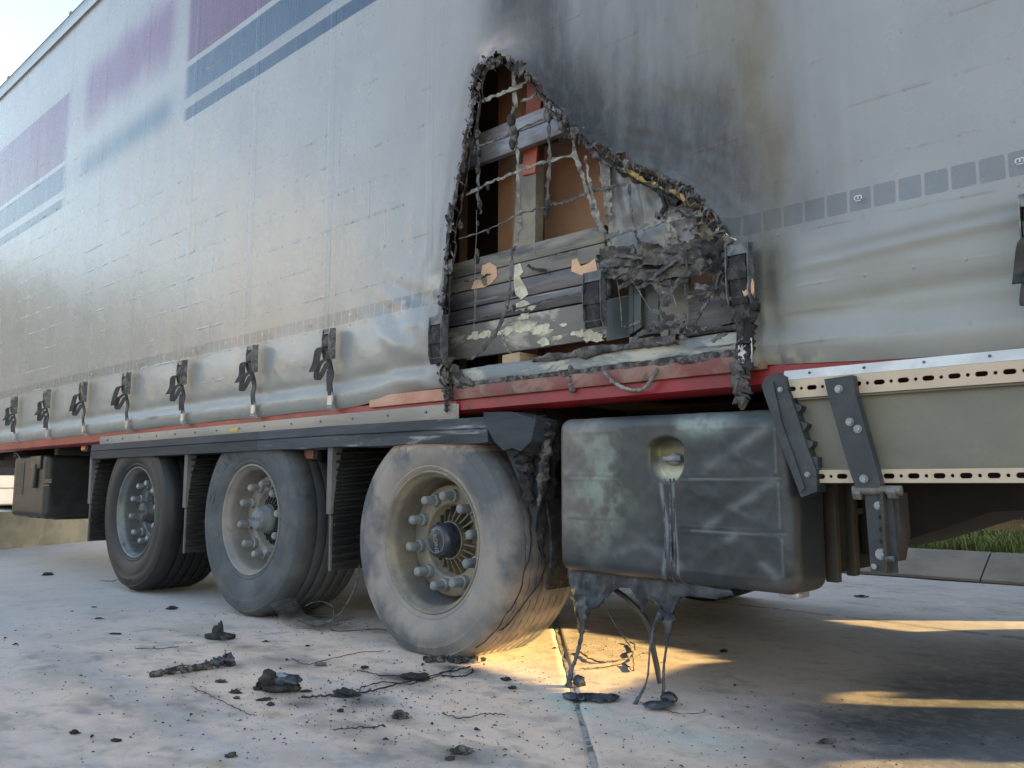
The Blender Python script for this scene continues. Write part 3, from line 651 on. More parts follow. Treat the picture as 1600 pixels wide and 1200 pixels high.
# grey service rail with bolts above the wheels
r_ = MB(); r_.bbox(-6.24, -2.50, -.002, .005, .955, 1.026, .003); r_.prism([(-.006, 1.026), (-.006, .962), (-.0025, .955), (-.0025, 1.030)], -6.24, -2.51, 'x'); r_.obj('dusty_service_rail', M['dusty_rail'], T)
for i in range(15):
    bx = -6.1+i*.262
    r_ = MB(); r_.cyl((bx, -.006, 1.002), (0, -1, 0), .005, .006, 8); r_.obj('rail_bolt', M['buckle_burnt'], T)
ysx = [(-4.330,0.996)][0]; r_ = MB(); r_.bbox(ysx[0]-.04, ysx[0]+.04, -.0085, -.0065, ysx[1]-.012, ysx[1]+.010, .001); r_.obj('yellow_sticker', M['yellow'], T)
# --- black side skirt over the wheels
r_ = MB(); r_.prism([(-.048, .972), (-.054, .93), (-.048, .925), (-.054, .918), (-.050, .872), (.03, .868), (.03, .972)], -6.27, -4.0, 'x'); r_.obj('side_skirt', M['skirt_c'], T, autos=25)
n = 60; V = []; K = [(-.048, .972), (-.054, .93), (-.048, .925), (-.054, .918), (-.050, .872), (.03, .868), (.03, .972)]
for i in range(n+1):
    x = -3.998+(1.72)*i/n; s = i/n
    for (y_, z_) in K:
        V.append((x, y_-.004*math.sin(x*7)*s, z_-.014*s*s+.004*math.sin(x*11)*s*(1 if z_ < .9 else .3)))
kk = len(K); Q = [(i*kk+j, i*kk+(j+1) % kk, (i+1)*kk+(j+1) % kk, (i+1)*kk+j) for i in range(n) for j in range(kk)]
Q += []; o = mobj('side_skirt', V, Q+[tuple(range(kk)), tuple((n*kk)+j for j in range(kk-1, -1, -1))], M['skirt'], T, autos=25); o['label'] = 'heat warped skirt with pale scuffs above the burnt wheel'
# drooping end of the skirt / melted mudguard next to wheel three
PA = [(-2.294,0.975),(-2.149,0.969),(-2.020,0.935),(-2.046,0.853),(-2.097,0.819),(-2.143,0.832),(-2.186,0.824),(-2.237,0.860),(-2.290,0.937)]
r_ = MB(); r_.prism(PA, -.060, .06); r_.obj('skirt_end_cover', M['skirt_c'], T)
PB = [(-2.301,0.865),(-2.214,0.852),(-2.141,0.822),(-2.085,0.784),(-2.070,0.688),(-2.115,0.592),(-2.125,0.519),(-2.155,0.610),(-2.208,0.700),(-2.252,0.782)]
r_ = MB(); r_.prism(PB, .052, .064); r_.obj('melted_mudguard', M['skirt_c'], T)
def hang(name, pts, m, w0, seed, jit=.35, n=6, parent=T, k=12):
    P = spline(pts, 8); mm = len(P); rd = random.Random(seed)
    ws = [w0[0]+(w0[1]-w0[0])*i/(mm-1) for i in range(mm)]
    rs = [w*(1+jit*rd.uniform(-1, 1)) for w in ws]
    b_ = MB(); b_.tube([p+Vector((rd.uniform(-1, 1), rd.uniform(-1, 1), 0))*w*jit*.6 for p, w in zip(P, ws)], rs, k, jit=jit*.8, rnd=rd)
    o = b_.obj(name, m, parent, autos=60); return o
def p3(l, y):
    return [(p[0], (y[i] if isinstance(y, (list, tuple)) else y), p[1]) for i, p in enumerate(l)]
hang('melted_mudguard', p3([(-2.178,0.936),(-2.165,0.836),(-2.146,0.737),(-2.140,0.615)], .03), M['char_dark'], (.05, .015), 1)
hang('melted_mudguard', p3([(-2.060,0.929),(-2.054,0.832),(-2.074,0.712),(-2.087,0.616)], .03), M['char'], (.030, .008), 2, .5)
hang('melted_mudguard', p3([(-2.126,0.945),(-2.090,0.858),(-2.117,0.797)], .03), M['char_dark'], (.05, .03), 3, .5)
hang('melted_mudguard', p3([(-2.098,0.935),(-2.079,0.835),(-2.106,0.688),(-2.157,0.515),(-2.141,0.394)], .12), M['char_dark'], (.03, .006), 4, .5)
# big dark inner wing of the burnt wheel
r_ = MB(); 
for i in range(14):
    a0_, a1_ = math.radians(96-i*8), math.radians(96-(i+1)*8)
    r0 = .57
    r_.prism([(-2.665+r0*math.cos(a0_), .458+r0*math.sin(a0_)), (-2.665+(r0+.012)*math.cos(a0_), .458+(r0+.012)*math.sin(a0_)), (-2.665+(r0+.012)*math.cos(a1_), .458+(r0+.012)*math.sin(a1_)), (-2.665+r0*math.cos(a1_), .458+r0*math.sin(a1_))], .10, .44)
r_.obj('inner_wing', M['char_dark'], T)

# --- tension buckles
def strap_set(x, zt=1.447, sc=.86, mb='buckle', mw='black_web', bottom=True, y=-.040, seed=0, tail=True, zb=1.075):
    rd = random.Random(seed); w = .034*sc; h = .175*sc; r_ = MB()
    r_.box(x-w, x+w, y+.003, y+.006, zt-h, zt)
    for sx in (-1, 1):
        xx = x+sx*w
        r_.prism([(y+.006, zt), (y-.028, zt-.006), (y-.034, zt-.05*sc), (y-.032, zt-h+.03), (y-.018, zt-h-.006), (y+.006, zt-h)], xx-.0018, xx+.0018, 'x')
    r_.cyl((x-w-.004, y-.012, zt-.018), (1, 0, 0), .006, 2*w+.008, 10)
    r_.cyl((x-w-.004, y-.014, zt-h+.02), (1, 0, 0), .007, 2*w+.008, 10)
    r_.box(x-w, x+w, y-.026, y-.022, zt-.035*sc, zt-.005)
    B = r_.obj('tension_buckle', M[mb], T)
    r_ = MB()
    r_.ribbon(spline([(x, y-.012, zt-.03), (x, y-.024, zt-.07*sc), (x, y-.020, zt-.12*sc), (x, y-.012, zt-h)], 4), (1, 0, 0), .050*sc, .012)
    r_.bbox(x-w+.004, x+w-.004, y-.034, y-.006, zt-h*.62, zt-h*.40, .004)
    if bottom:
        r_.ribbon(spline([(x, y-.012, zt-h), (x+.004, y+.004, zt-h-.07), (x+.002, y-.002, zb+.10), (x, y+.006, zb+.045)], 5), (1, 0, 0), .046*sc, .005)
    r_.obj('webbing_strap', M[mw], B)
    if tail:
        r_ = MB(); t = rd.uniform(.7, 1.2)
        r_.ribbon(spline([(x-.005, y-.028, zt-h*.62), (x-.02, y-.055, zt-h*.72), (x-.035, y-.062*t, zt-h-.015), (x-.05*t, y-.07, zt-h-.07*t)], 5), (.75, .6, .1), .040*sc, .004)
        lo = [(x-.008, y-.02, zt-h), (x-.03*t, y-.045, zt-h-.03), (x-.045*t, y-.05, zt-h-.085), (x-.03, y-.045, zt-h-.10), (x-.012, y-.03, zt-h-.06), (x-.002, y-.015, zt-h-.02)]
        r_.ribbon(spline(lo, 5), (.6, .8, 0), .030*sc, .004)
        if rd.random() < .7: r_.ribbon(spline([(x+.008, y-.012, zt-h-.06), (x+.022, y-.022, zt-h-.11), (x+.026*t, y-.02, zt-h-.16)], 4), (.7, .7, 0), .022, .004)
        r_.obj('loose_strap_end', M[mw], B)
    if bottom:
        r_ = MB(); xb = x
        r_.ribbon([(xb, y+.006, zb+.05), (xb, y+.004, zb+.0), (xb, y+.02, zb-.022), (xb, y+.04, zb-.02)], (1, 0, 0), .044, .004)
        r_.tube([(xb+.026, y-.004, zb+.06), (xb+.028, y-.006, zb+.02), (xb+.022, y+.002, zb-.012), (xb-.02, y+.002, zb-.012)], .0025, 6)
        r_.obj('hook', M['hook'], B)
    return B
for i, a in enumerate(STRAPX):
    if a < -3.0: strap_set(a+.022, seed=i+1)
strap_set(-1.19, 1.432, 1.08, 'buckle_burnt', 'char_dark', True, y=-.045, seed=30, tail=False)
strap_set(-.402, 1.405, 1.05, 'buckle', 'black_web', True, y=-.045, seed=31)
for a in (.34, 1.1, 1.9, 2.7): strap_set(a, seed=int(a*10))
bb = strap_set(-1.765, 1.452, 1.15, 'buckle_burnt', 'char_dark', False, y=-.02, seed=33, tail=False); bb['label'] = 'burnt buckle hanging inside the hole'
bb = strap_set(-2.572, 1.40, 1.15, 'buckle_burnt', 'char_dark', False, y=-.04, seed=34, tail=False); bb['label'] = 'burnt buckle at the left edge of the hole'
o = clump('melted_strap_lump', (-1.165, -.055, 1.285), (.018, .012, .035), 4, M['peel'], T, flatb=False)
hang('burnt_strap', p3([(-1.173,1.254),(-1.179,1.195),(-1.178,1.116),(-1.185,1.028)], -.035), M['char_dark'], (.028, .010), 12, .4)
hang('burnt_strap', p3([(-1.191,1.138),(-1.204,1.080),(-1.217,1.018),(-1.207,0.978),(-1.211,0.939)], -.03), M['ash_dark'], (.012, .020), 13, .6)
hang('burnt_strap', p3([(-1.209,1.120),(-1.220,1.052),(-1.213,1.002)], -.035), M['ash_dark'], (.006, .026), 15, .6)
hang('burnt_strap', p3([(-2.555,1.221),(-2.566,1.141),(-2.549,1.072),(-2.552,0.992)], -.02), M['char'], (.022, .008), 14, .6)
hang('burnt_strap', p3([(-2.519,1.177),(-2.480,1.133),(-2.430,1.108),(-2.404,1.095)], -.01), M['ash_dark'], (.022, .004), 18, .4)
hang('burnt_strap', p3([(-1.906,1.126),(-1.903,1.083),(-1.898,1.029)], .0), M['ash_dark'], (.010, .010), 16, .4)

# ------------------------------------------------------------------ inside the hole
def beam(name, x0, x1, z0, z1, y0, y1, m, label=None, b=.004, slope=0.):
    r_ = MB(); r_.bbox(x0, x1, y0, y1, z0, z1, b); r_.v = [(v[0], v[1], v[2]+slope*(v[0]-x0)) for v in r_.v]
    o = r_.obj(name, m, T); 
    if label: o['label'] = label
    return o
# upper pair of side laths
beam('side_lath', -2.62, -1.98, 2.150, 2.213, .085, .115, M['alu_burnt']); beam('side_lath', -2.62, -1.90, 2.066, 2.138, .068, .10, M['alu_burnt'], 'lower of the two pale upper laths')
# lower stack of boards
for (z0, z1, mm, x1) in ((1.590, 1.657, 'board_a', -1.80), (1.524, 1.587, 'board_a', -1.80), (1.447, 1.520, 'board_b', -1.78), (1.378, 1.443, 'board_b', -1.78), (1.228, 1.372, 'board_c', -1.70)):
    beam('side_board', -2.72, x1, z0, z1, .078, .105, M[mm])
for (z0, z1, mm) in ((1.50, 1.66, 'cardboard_pale'), (1.378, 1.496, 'board_b')): pass
def poly_panel(name, pts, y0, y1, m, label=None):
    r_ = MB(); r_.prism(pts, y0, y1); o = r_.obj(name, m, T)
    if label: o['label'] = label
    return o
poly_panel('end_panel', [(-1.778,1.360),(-1.676,1.363),(-1.677,1.215),(-1.780,1.211)], .055, .07, M['panel_teal'])
poly_panel('end_post', [(-1.665,1.391),(-1.646,1.393),(-1.650,1.224),(-1.669,1.217)], .035, .06, M['panel_teal'])
poly_panel('end_post', [(-1.640,1.391),(-1.610,1.393),(-1.614,1.237),(-1.644,1.222)], .03, .06, M['panel_teal'])
poly_panel('end_panel', [(-1.620,1.404),(-1.552,1.402),(-1.556,1.213),(-1.625,1.213)], .05, .065, M['panel_teal'])
poly_panel('end_panel', [(-1.555,1.394),(-1.436,1.396),(-1.441,1.208),(-1.559,1.210)], .056, .07, M['board_a'])
poly_panel('scorched_panel', [(-1.434,1.357),(-1.257,1.364),(-1.227,1.214),(-1.336,1.207),(-1.438,1.210)], .05, .065, M['board_b'])
poly_panel('scorched_panel', [(-1.483,1.429),(-1.263,1.421),(-1.261,1.363),(-1.460,1.358)], .07, .08, M['cardboard_pale'])
poly_panel('cream_liner_patch', [(-1.416,1.523),(-1.400,1.568),(-1.361,1.578),(-1.314,1.550),(-1.292,1.510),(-1.294,1.470),(-1.417,1.488)], .06, .07, M['cream'])
poly_panel('scorched_panel', [(-1.407,1.510),(-1.295,1.515),(-1.279,1.448),(-1.408,1.464)], .045, .055, M['cardboard_pale'])
poly_panel('shelf_bracket', [(-1.525,1.234),(-1.497,1.234),(-1.500,1.141),(-1.528,1.140)], .02, .06, M['board_a'])
poly_panel('shelf_bracket', [(-1.502,1.221),(-1.435,1.217),(-1.436,1.178),(-1.503,1.182)], .03, .06, M['board_a'])
poly_panel('wood_block', [(-2.307,1.215),(-2.212,1.218),(-2.212,1.162),(-2.307,1.158)], .06, .16, M['wood'])
poly_panel('wood_block', [(-1.639,1.202),(-1.575,1.203),(-1.584,1.170),(-1.637,1.170)], .05, .16, M['wood'])
poly_panel('shelf_bracket', [(-1.670,1.209),(-1.640,1.210),(-1.641,1.167),(-1.671,1.165)], .04, .10, M['board_a'])
beam('cross_rail', -1.66, -1.18, 1.183, 1.196, .03, .06, M['ash_dark'])
# peeled patches and powder on the boards
def patch(pts, y, m, name):
    r_ = MB(); r_.prism(pts, y-.0015, y); o = r_.obj(name, M[m], T); return o
patch([(-2.506,1.523),(-2.490,1.554),(-2.455,1.565),(-2.432,1.525),(-2.409,1.524),(-2.413,1.563),(-2.448,1.580),(-2.440,1.615),(-2.398,1.621),(-2.357,1.595),(-2.353,1.553),(-2.387,1.529),(-2.428,1.519)], .0765, 'peel', 'peeled_patch')
patch([(-1.958,1.505),(-1.954,1.549),(-1.929,1.550),(-1.911,1.516),(-1.871,1.522),(-1.844,1.534),(-1.833,1.483),(-1.860,1.465),(-1.911,1.482)], .0765, 'peel', 'peeled_patch')
patch([(-2.252,1.583),(-2.223,1.586),(-2.206,1.546),(-2.227,1.531),(-2.192,1.483),(-2.179,1.450),(-2.217,1.434),(-2.248,1.460),(-2.259,1.515)], .0765, 'powder', 'powder_splash')
rp = random.Random(5)
for (c0, c1, s) in [(-2.492,1.319),(-2.416,1.318),(-2.305,1.315),(-2.234,1.322),(-2.165,1.313),(-2.098,1.296),(-2.001,1.302),(-1.923,1.262),(-1.863,1.242),(-1.834,1.232),(-2.217,1.408),(-2.158,1.394),(-2.199,1.361),(-2.033,1.256),(-2.099,1.246)] and [(p[0], p[1], rp.uniform(.02, .05)) for p in [(-2.492,1.319),(-2.416,1.318),(-2.305,1.315),(-2.234,1.322),(-2.165,1.313),(-2.098,1.296),(-2.001,1.302),(-1.923,1.262),(-1.863,1.242),(-1.834,1.232),(-2.217,1.408),(-2.158,1.394),(-2.199,1.361),(-2.033,1.256),(-2.099,1.246)]]:
    n = 14; P = [(c0+s*1.3*math.cos(2*PI*i/n)*rp.uniform(.35, 1.1), c1+s*.55*math.sin(2*PI*i/n)*rp.uniform(.35, 1.1)) for i in range(n)]
    patch(P, .0770+rp.uniform(-.0006, .0002), 'powder', 'powder_splash')
# posts
r_ = MB(); q = [(-2.310,1.586),(-2.185,1.585),(-2.173,2.020),(-2.280,2.027)]; r_.prism([q[0], q[1], q[2], q[3]], .12, .17); r_.obj('stanchion', M['post'], T)
r_ = MB(); q = [(-2.242,1.969),(-2.171,1.964),(-2.127,2.363),(-2.212,2.365)]; r_.prism(q, .110, .118); r_.obj('stanchion_sleeve', M['orange'], T)
# smoked liner sheet
def sheet(name, poly, y, m, seed, amp=.02, step=.008, fx=7, fz=5, parent=T, fold=0, fdir=(1, .2)):
    px = [p[0] for p in poly]; pz = [p[1] for p in poly]
    xs_ = np.arange(min(px), max(px)+step, step); zs_ = np.arange(min(pz), max(pz)+step, step)
    X, Z = np.meshgrid(xs_, zs_, indexing='ij'); n_ = X.shape[1]; X = X.ravel(); Z = Z.ravel()
    P = np.stack([X*fx, Z*fz], -1); w = fbm(P, seed, 3)
    d = amp*(1-2.2*np.abs(w))+amp*.4*fbm(P*3, seed+3, 4)
    if fold: d = d+fold*np.sin((X*fdir[0]+Z*fdir[1])*90+w*5)
    V = np.stack([X, y-d, Z], -1); a = np.arange(len(xs_)-1)[:, None]*n_; b = np.arange(n_-1)[None]; q = (a+b).ravel(); Q = np.stack([q, q+n_, q+n_+1, q+1], -1)
    cx, cz = X[Q].mean(1), Z[Q].mean(1); je = fbm(np.stack([cx*30, cz*30], -1), seed+8, 3)*.012
    Q = Q[inpoly(cx+je, cz+je, poly)]
    us = np.unique(Q); rr_ = -np.ones(len(V), int); rr_[us] = np.arange(len(us))
    return npobj(name, V[us], rr_[Q], m, parent)
sheet('smoked_liner', [(-1.779,1.885),(-1.716,1.863),(-1.646,1.820),(-1.574,1.771),(-1.489,1.710),(-1.448,1.637),(-1.376,1.580),(-1.389,1.465),(-1.722,1.515),(-1.743,1.586),(-1.753,1.684),(-1.763,1.783)], .035, M['liner'], 61, .022, fold=.006)
sheet('smoked_liner', [(-1.767,1.888),(-1.729,1.866),(-1.714,1.742),(-1.711,1.634),(-1.734,1.622),(-1.749,1.750)], .012, M['ash'], 62, .008)
sheet('smoked_liner', [(-1.492,1.586),(-1.462,1.579),(-1.450,1.481),(-1.384,1.460),(-1.389,1.552),(-1.406,1.560),(-1.444,1.487),(-1.475,1.477)], .01, M['liner'], 63, .012)
sheet('burnt_liner_roll', [(-1.743,1.525),(-1.611,1.518),(-1.457,1.483),(-1.337,1.476),(-1.228,1.467),(-1.223,1.356),(-1.294,1.359),(-1.387,1.370),(-1.485,1.370),(-1.613,1.387),(-1.728,1.415)], -.012, M['ash_dark'], 64, .026, .006, 10, 16, fold=.009, fdir=(.15, 1))
sheet('burnt_liner_roll', [(-1.728,1.492),(-1.578,1.478),(-1.427,1.445),(-1.309,1.439),(-1.224,1.435),(-1.220,1.401),(-1.333,1.406),(-1.452,1.415),(-1.605,1.433),(-1.725,1.455)], -.025, M['ash_dark'], 65, .02, .006, 14, 20, fold=.006, fdir=(.1, 1))
sheet('burnt_liner_roll', [(-1.530,1.395),(-1.435,1.394),(-1.387,1.370),(-1.421,1.346),(-1.449,1.320),(-1.462,1.283),(-1.497,1.284),(-1.516,1.335)], -.005, M['ash_dark'], 66, .022, .006, 16, 10, fold=.006)
sheet('burnt_liner_roll', [(-1.347,1.466),(-1.233,1.470),(-1.219,1.368),(-1.242,1.347),(-1.322,1.370)], -.03, M['char_dark'], 67, .03, .006, 20, 20)
sheet('burnt_liner_roll', [(-1.304,1.362),(-1.263,1.365),(-1.261,1.313),(-1.272,1.243),(-1.287,1.276),(-1.302,1.295)], -.01, M['char'], 68, .016, .006, 20, 12)
sheet('burnt_drape', [(-1.638,1.198),(-1.597,1.218),(-1.545,1.242),(-1.494,1.259),(-1.455,1.245),(-1.422,1.211),(-1.393,1.203),(-1.328,1.207),(-1.260,1.200),(-1.203,1.207),(-1.204,1.186),(-1.305,1.187),(-1.375,1.188),(-1.413,1.180),(-1.446,1.210),(-1.490,1.237),(-1.546,1.216),(-1.598,1.196),(-1.630,1.184)], .012, M['ash_dark'], 69, .012, .005, 16, 16)

# charred rim of the hole
def char_rope(name, pts, r, seed, m, step=.006, y=-.02, amp=1.3):
    P = np.array(pts); seg = np.hypot(*np.diff(P, axis=0).T); L = np.concatenate([[0], np.cumsum(seg)]); n = int(L[-1]/step)
    t = np.linspace(0, L[-1], n); x = np.interp(t, L, P[:, 0]); z = np.interp(t, L, P[:, 1]); k = 14
    nx = vnoise(np.stack([t*18, t*0+seed], -1), seed)*.010; nz_ = vnoise(np.stack([t*18, t*0+seed+9], -1), seed+1)*.010
    r = r*.34; rr_ = r*(1+.8*vnoise(np.stack([t*30, t*0], -1), seed+2))
    tx = np.gradient(x); tz = np.gradient(z); l = np.hypot(tx, tz); tx /= l; tz /= l
    V = []
    for j in range(k):
        a = 2*PI*j/k; V.append(np.stack([x+nx+(-tz)*rr_*math.cos(a), y+rr_*math.sin(a)*.9+0*x, z+nz_+tx*rr_*math.cos(a)], -1))
    V = np.stack(V, 1).reshape(-1, 3); nn_ = fbm(V*110, seed+4, 4, .7); cen = np.stack([x+nx, y+0*x, z+nz_], -1).repeat(k, 0)
    V = cen+(V-cen)*(1+amp*nn_)[:, None]
    i = np.arange(n-1)[:, None]*k; jj_ = np.arange(k)[None]; Q = np.stack([i+jj_, i+(jj_+1) % k, i+k+(jj_+1) % k, i+k+jj_], -1).reshape(-1, 4)
    return npobj(name, V, Q, m, T, True)
char_rope('charred_edge', EDGE_L, .016, 71, M['char'], y=-.03)
char_rope('charred_edge', [(p[0]+.022, p[1]-.01) for p in EDGE_L], .011, 72, M['char_dark'], y=-.01)
char_rope('charred_edge', [(p[0]-.006, p[1]+.004) for p in EDGE_R], .014, 73, M['char'], y=-.03)
char_rope('charred_edge', [(p[0]-.022, p[1]-.016) for p in EDGE_R], .017, 74, M['char_dark'], y=-.012)
char_rope('scorched_foam_edge', [(-1.884,2.006),(-1.823,1.951),(-1.751,1.886),(-1.680,1.821)], .026, 75, M['char'], y=-.012, amp=1.2)
char_rope('scorched_foam_edge', [(-1.653,1.799),(-1.586,1.758),(-1.508,1.704),(-1.433,1.663),(-1.374,1.616),(-1.320,1.582)], .017, 76, M['char_yellow'], y=-.028, amp=1.1)
char_rope('scorched_foam_edge', [(-1.672,1.819),(-1.586,1.742),(-1.496,1.674),(-1.434,1.630)], .026, 77, M['char_dark'], y=-.010, amp=1.2)
char_rope('charred_edge', [(-2.356,2.385),(-2.363,2.317),(-2.352,2.271)], .018, 78, M['char_dark'], y=-.01, amp=1.1)
char_rope('charred_edge', [(-2.043,2.224),(-1.994,2.142),(-1.930,2.058),(-1.884,2.018)], .018, 79, M['char'], y=-.01, amp=1.1)
char_rope('charred_edge', [(-1.509,1.689),(-1.494,1.640),(-1.511,1.599)], .026, 80, M['char_dark'], y=.0, amp=1.1)
hang('frayed_edge', p3([(-1.277,1.500),(-1.246,1.473),(-1.212,1.453)], -.03), M['powder'], (.008, .002), 81, .7)
# burnt net of webbing across the opening
def web(pts, w, m, y, seed, th=.003, name='webbing'):
    P = spline([(p[0], y, p[1]) for p in pts], 7); rd = random.Random(seed)
    P = [p+Vector((rd.uniform(-1, 1)*.002, rd.uniform(-1, 1)*.005, rd.uniform(-1, 1)*.002)) for p in P]
    t = (P[-1]-P[0]).normalized(); W = Vector((-t.z, .15, t.x)); ws = [w*.85*rd.uniform(.35, 1.25) for _ in P]
    r_ = MB(); r_.ribbon(P, W, ws, th); return r_.obj(name, M[m], T, autos=50)
W_ = [([(-2.201,2.417),(-2.194,2.315),(-2.187,2.212)], .024, 'ash', .01), ([(-2.187,2.212),(-2.194,2.152),(-2.176,2.079),(-2.173,2.033)], .018, 'ash_dark', .0), ([(-2.173,2.033),(-2.170,1.930),(-2.163,1.823),(-2.163,1.705),(-2.180,1.631)], .022, 'ash', .005),
  ([(-2.180,1.631),(-2.198,1.590),(-2.215,1.429),(-2.243,1.369),(-2.296,1.285),(-2.405,1.214),(-2.450,1.205)], .020, 'ash_dark', .0), ([(-2.253,1.293),(-2.239,1.253),(-2.208,1.206)], .014, 'ash', .0),
  ([(-2.394,2.264),(-2.397,2.144),(-2.388,2.016),(-2.391,1.878),(-2.372,1.805)], .016, 'ash_dark', .0), ([(-2.003,2.140),(-2.001,2.040),(-1.998,1.944),(-2.009,1.837),(-2.016,1.737)], .020, 'ash_dark', .0),
  ([(-1.877,2.016),(-1.866,1.925),(-1.840,1.844),(-1.811,1.763),(-1.783,1.684),(-1.755,1.618),(-1.705,1.536)], .022, 'ash', -.01), ([(-1.812,1.898),(-1.804,1.822),(-1.782,1.744),(-1.760,1.666),(-1.727,1.588)], .016, 'ash', -.015),
  ([(-2.390,2.294),(-2.307,2.295),(-2.208,2.290),(-2.120,2.293)], .024, 'ash', .0), ([(-2.180,2.240),(-2.127,2.239),(-2.079,2.252)], .018, 'ash', .03), ([(-2.447,2.105),(-2.325,2.103),(-2.208,2.102),(-2.077,2.110),(-1.942,2.100)], .013, 'ash_dark', .0),
  ([(-2.468,1.913),(-2.342,1.929),(-2.251,1.933),(-2.163,1.937),(-2.061,1.938),(-1.995,1.936),(-1.869,1.924)], .018, 'ash', .004), ([(-2.506,1.729),(-2.360,1.731),(-2.251,1.743),(-2.163,1.758),(-2.078,1.756),(-2.006,1.758)], .010, 'ash_dark', .0), ([(-2.006,1.758),(-1.949,1.752),(-1.880,1.750),(-1.796,1.759),(-1.696,1.754),(-1.640,1.749)], .015, 'ash_dark', -.006),
  ([(-1.719,1.570),(-1.617,1.572),(-1.522,1.572),(-1.426,1.575),(-1.305,1.566)], .022, 'ash', -.02), ([(-1.621,1.740),(-1.615,1.645),(-1.600,1.568),(-1.578,1.511),(-1.561,1.454)], .014, 'ash_dark', -.015), ([(-1.461,1.565),(-1.462,1.521),(-1.458,1.472)], .016, 'ash', -.02),
  ([(-1.451,1.552),(-1.428,1.503),(-1.410,1.463)], .014, 'ash', -.02), ([(-2.524,1.557),(-2.473,1.554),(-2.423,1.553),(-2.370,1.563)], .012, 'char', .05), ([(-2.510,1.379),(-2.414,1.385),(-2.285,1.388),(-2.198,1.396),(-2.031,1.408),(-1.875,1.408)], .010, 'ash_dark', .055),
  ([(-2.063,1.574),(-1.991,1.576),(-1.919,1.574)], .010, 'char', .06), ([(-2.170,1.564),(-2.129,1.541),(-2.069,1.525)], .014, 'char_dark', .06), ([(-1.756,1.511),(-1.729,1.459),(-1.708,1.386),(-1.717,1.341)], .02, 'char_dark', -.02),
  ([(-1.768,1.680),(-1.749,1.628),(-1.727,1.571),(-1.686,1.516)], .022, 'ash', -.01)]
for i, (pts, w, m, y) in enumerate(W_): web(pts, w, m, y, 100+i)
for i, pts in enumerate([[(-2.379,1.820),(-2.379,1.711),(-2.386,1.631),(-2.385,1.577),(-2.388,1.443),(-2.391,1.310)], [(-1.649,1.579),(-1.630,1.430),(-1.587,1.355),(-1.537,1.274)], [(-1.462,1.543),(-1.459,1.363),(-1.426,1.233)], [(-1.679,1.427),(-1.665,1.333),(-1.658,1.237)], [(-1.406,1.347),(-1.403,1.272),(-1.403,1.198)], [(-2.045,1.744),(-2.062,1.620),(-2.056,1.568)], [(-2.377,1.521),(-2.384,1.362)]]):
    r_ = MB(); r_.tube(spline(p3(pts, -.02), 5), .0013, 5, jit=.3); r_.obj('loose_thread', M['ash'], T)
hang('melted_webbing_loop', p3([(-1.744,1.093),(-1.701,1.051),(-1.655,1.025),(-1.600,1.012),(-1.559,1.024),(-1.517,1.077)], -.02), M['ash'], (.006, .006), 90, .25)
for i, (p, s, mm) in enumerate(zip([(-2.191,2.156),(-2.183,2.095),(-2.187,2.055),(-2.389,2.156),(-2.381,2.069),(-2.388,2.002),(-2.372,1.846),(-2.386,1.644),(-2.389,1.618),(-2.006,1.760),(-2.010,1.723),(-2.386,1.767),(-2.327,1.909),(-2.000,2.116),(-2.435,2.127),(-2.177,1.385),(-2.180,1.437),(-1.930,2.058),(-1.915,2.028),(-2.487,1.783),(-2.323,1.721)],
      (.022, .026, .018, .014, .014, .012, .014, .012, .016, .016, .014, .008, .010, .02, .02, .010, .008, .022, .02, .014, .008), [('char_dark', 'char')[i % 2] for i in range(21)])):
    clump('char_lump', (p[0], -.008, p[1]), (s*.7, s*.6, s*1.2), 200+i, M[mm], T, sub=2, rough=.9, flatb=False)
rr2 = random.Random(11)
allE = EDGE_L+EDGE_R
for i in range(70):
    a = rr2.randrange(len(allE)-1); t = rr2.random()
    if a == len(EDGE_L)-1: continue
    x = allE[a][0]*(1-t)+allE[a+1][0]*t; z = allE[a][1]*(1-t)+allE[a+1][1]*t; s = rr2.uniform(.006, .014)
    right_ = a >= len(EDGE_L)
    clump('char_flake', (x+(-.02 if right_ else .02)*rr2.uniform(-.2, 1), rr2.uniform(-.045, .0), z-rr2.uniform(0, .02)), (s, s*.5, s*rr2.uniform(1, 2.4)), 300+i, M[('char', 'char_dark', 'char')[i % 3]], T, sub=2, rough=1.0, flatb=False)

rz = random.Random(41); tg = MB(); tg2 = MB()
for i in range(44):
    cxx, czz = rz.choice([(-1.700,1.501),(-1.592,1.491),(-1.489,1.460),(-1.367,1.437),(-1.275,1.420),(-1.243,1.372),(-1.491,1.373),(-1.443,1.300),(-1.620,1.417),(-1.597,1.229),(-1.494,1.242),(-1.410,1.196),(-1.305,1.191),(-1.238,1.197),(-1.279,1.316),(-1.716,1.410),(-1.743,1.462),(-1.375,1.569),(-1.460,1.610)])
    cxx += rz.gauss(0, .03); czz += rz.gauss(0, .02); L = rz.uniform(.02, .07); a_ = rz.choice((0, 0, 0, PI/2))+rz.gauss(0, .35); yy_ = rz.uniform(-.045, .0)
    P = [Vector((cxx-math.cos(a_)*L, yy_, czz-math.sin(a_)*L)), Vector((cxx+rz.gauss(0, .008), yy_-.008, czz+rz.gauss(0, .010)-.008)), Vector((cxx+math.cos(a_)*L, yy_+rz.gauss(0, .008), czz+math.sin(a_)*L-.01))]
    (tg if i % 2 else tg2).ribbon(spline(P, 5), Vector((-math.sin(a_), rz.uniform(-.5, .5), math.cos(a_))), [rz.uniform(.004, .022) for _ in range(11)], .004)
for t_, m_ in ((tg, 'ash_dark'), (tg2, 'char')): o = t_.obj('charred_tangle', M[m_], T, autos=50); o['kind'] = 'stuff'
fr = MB(); rq = random.Random(77)
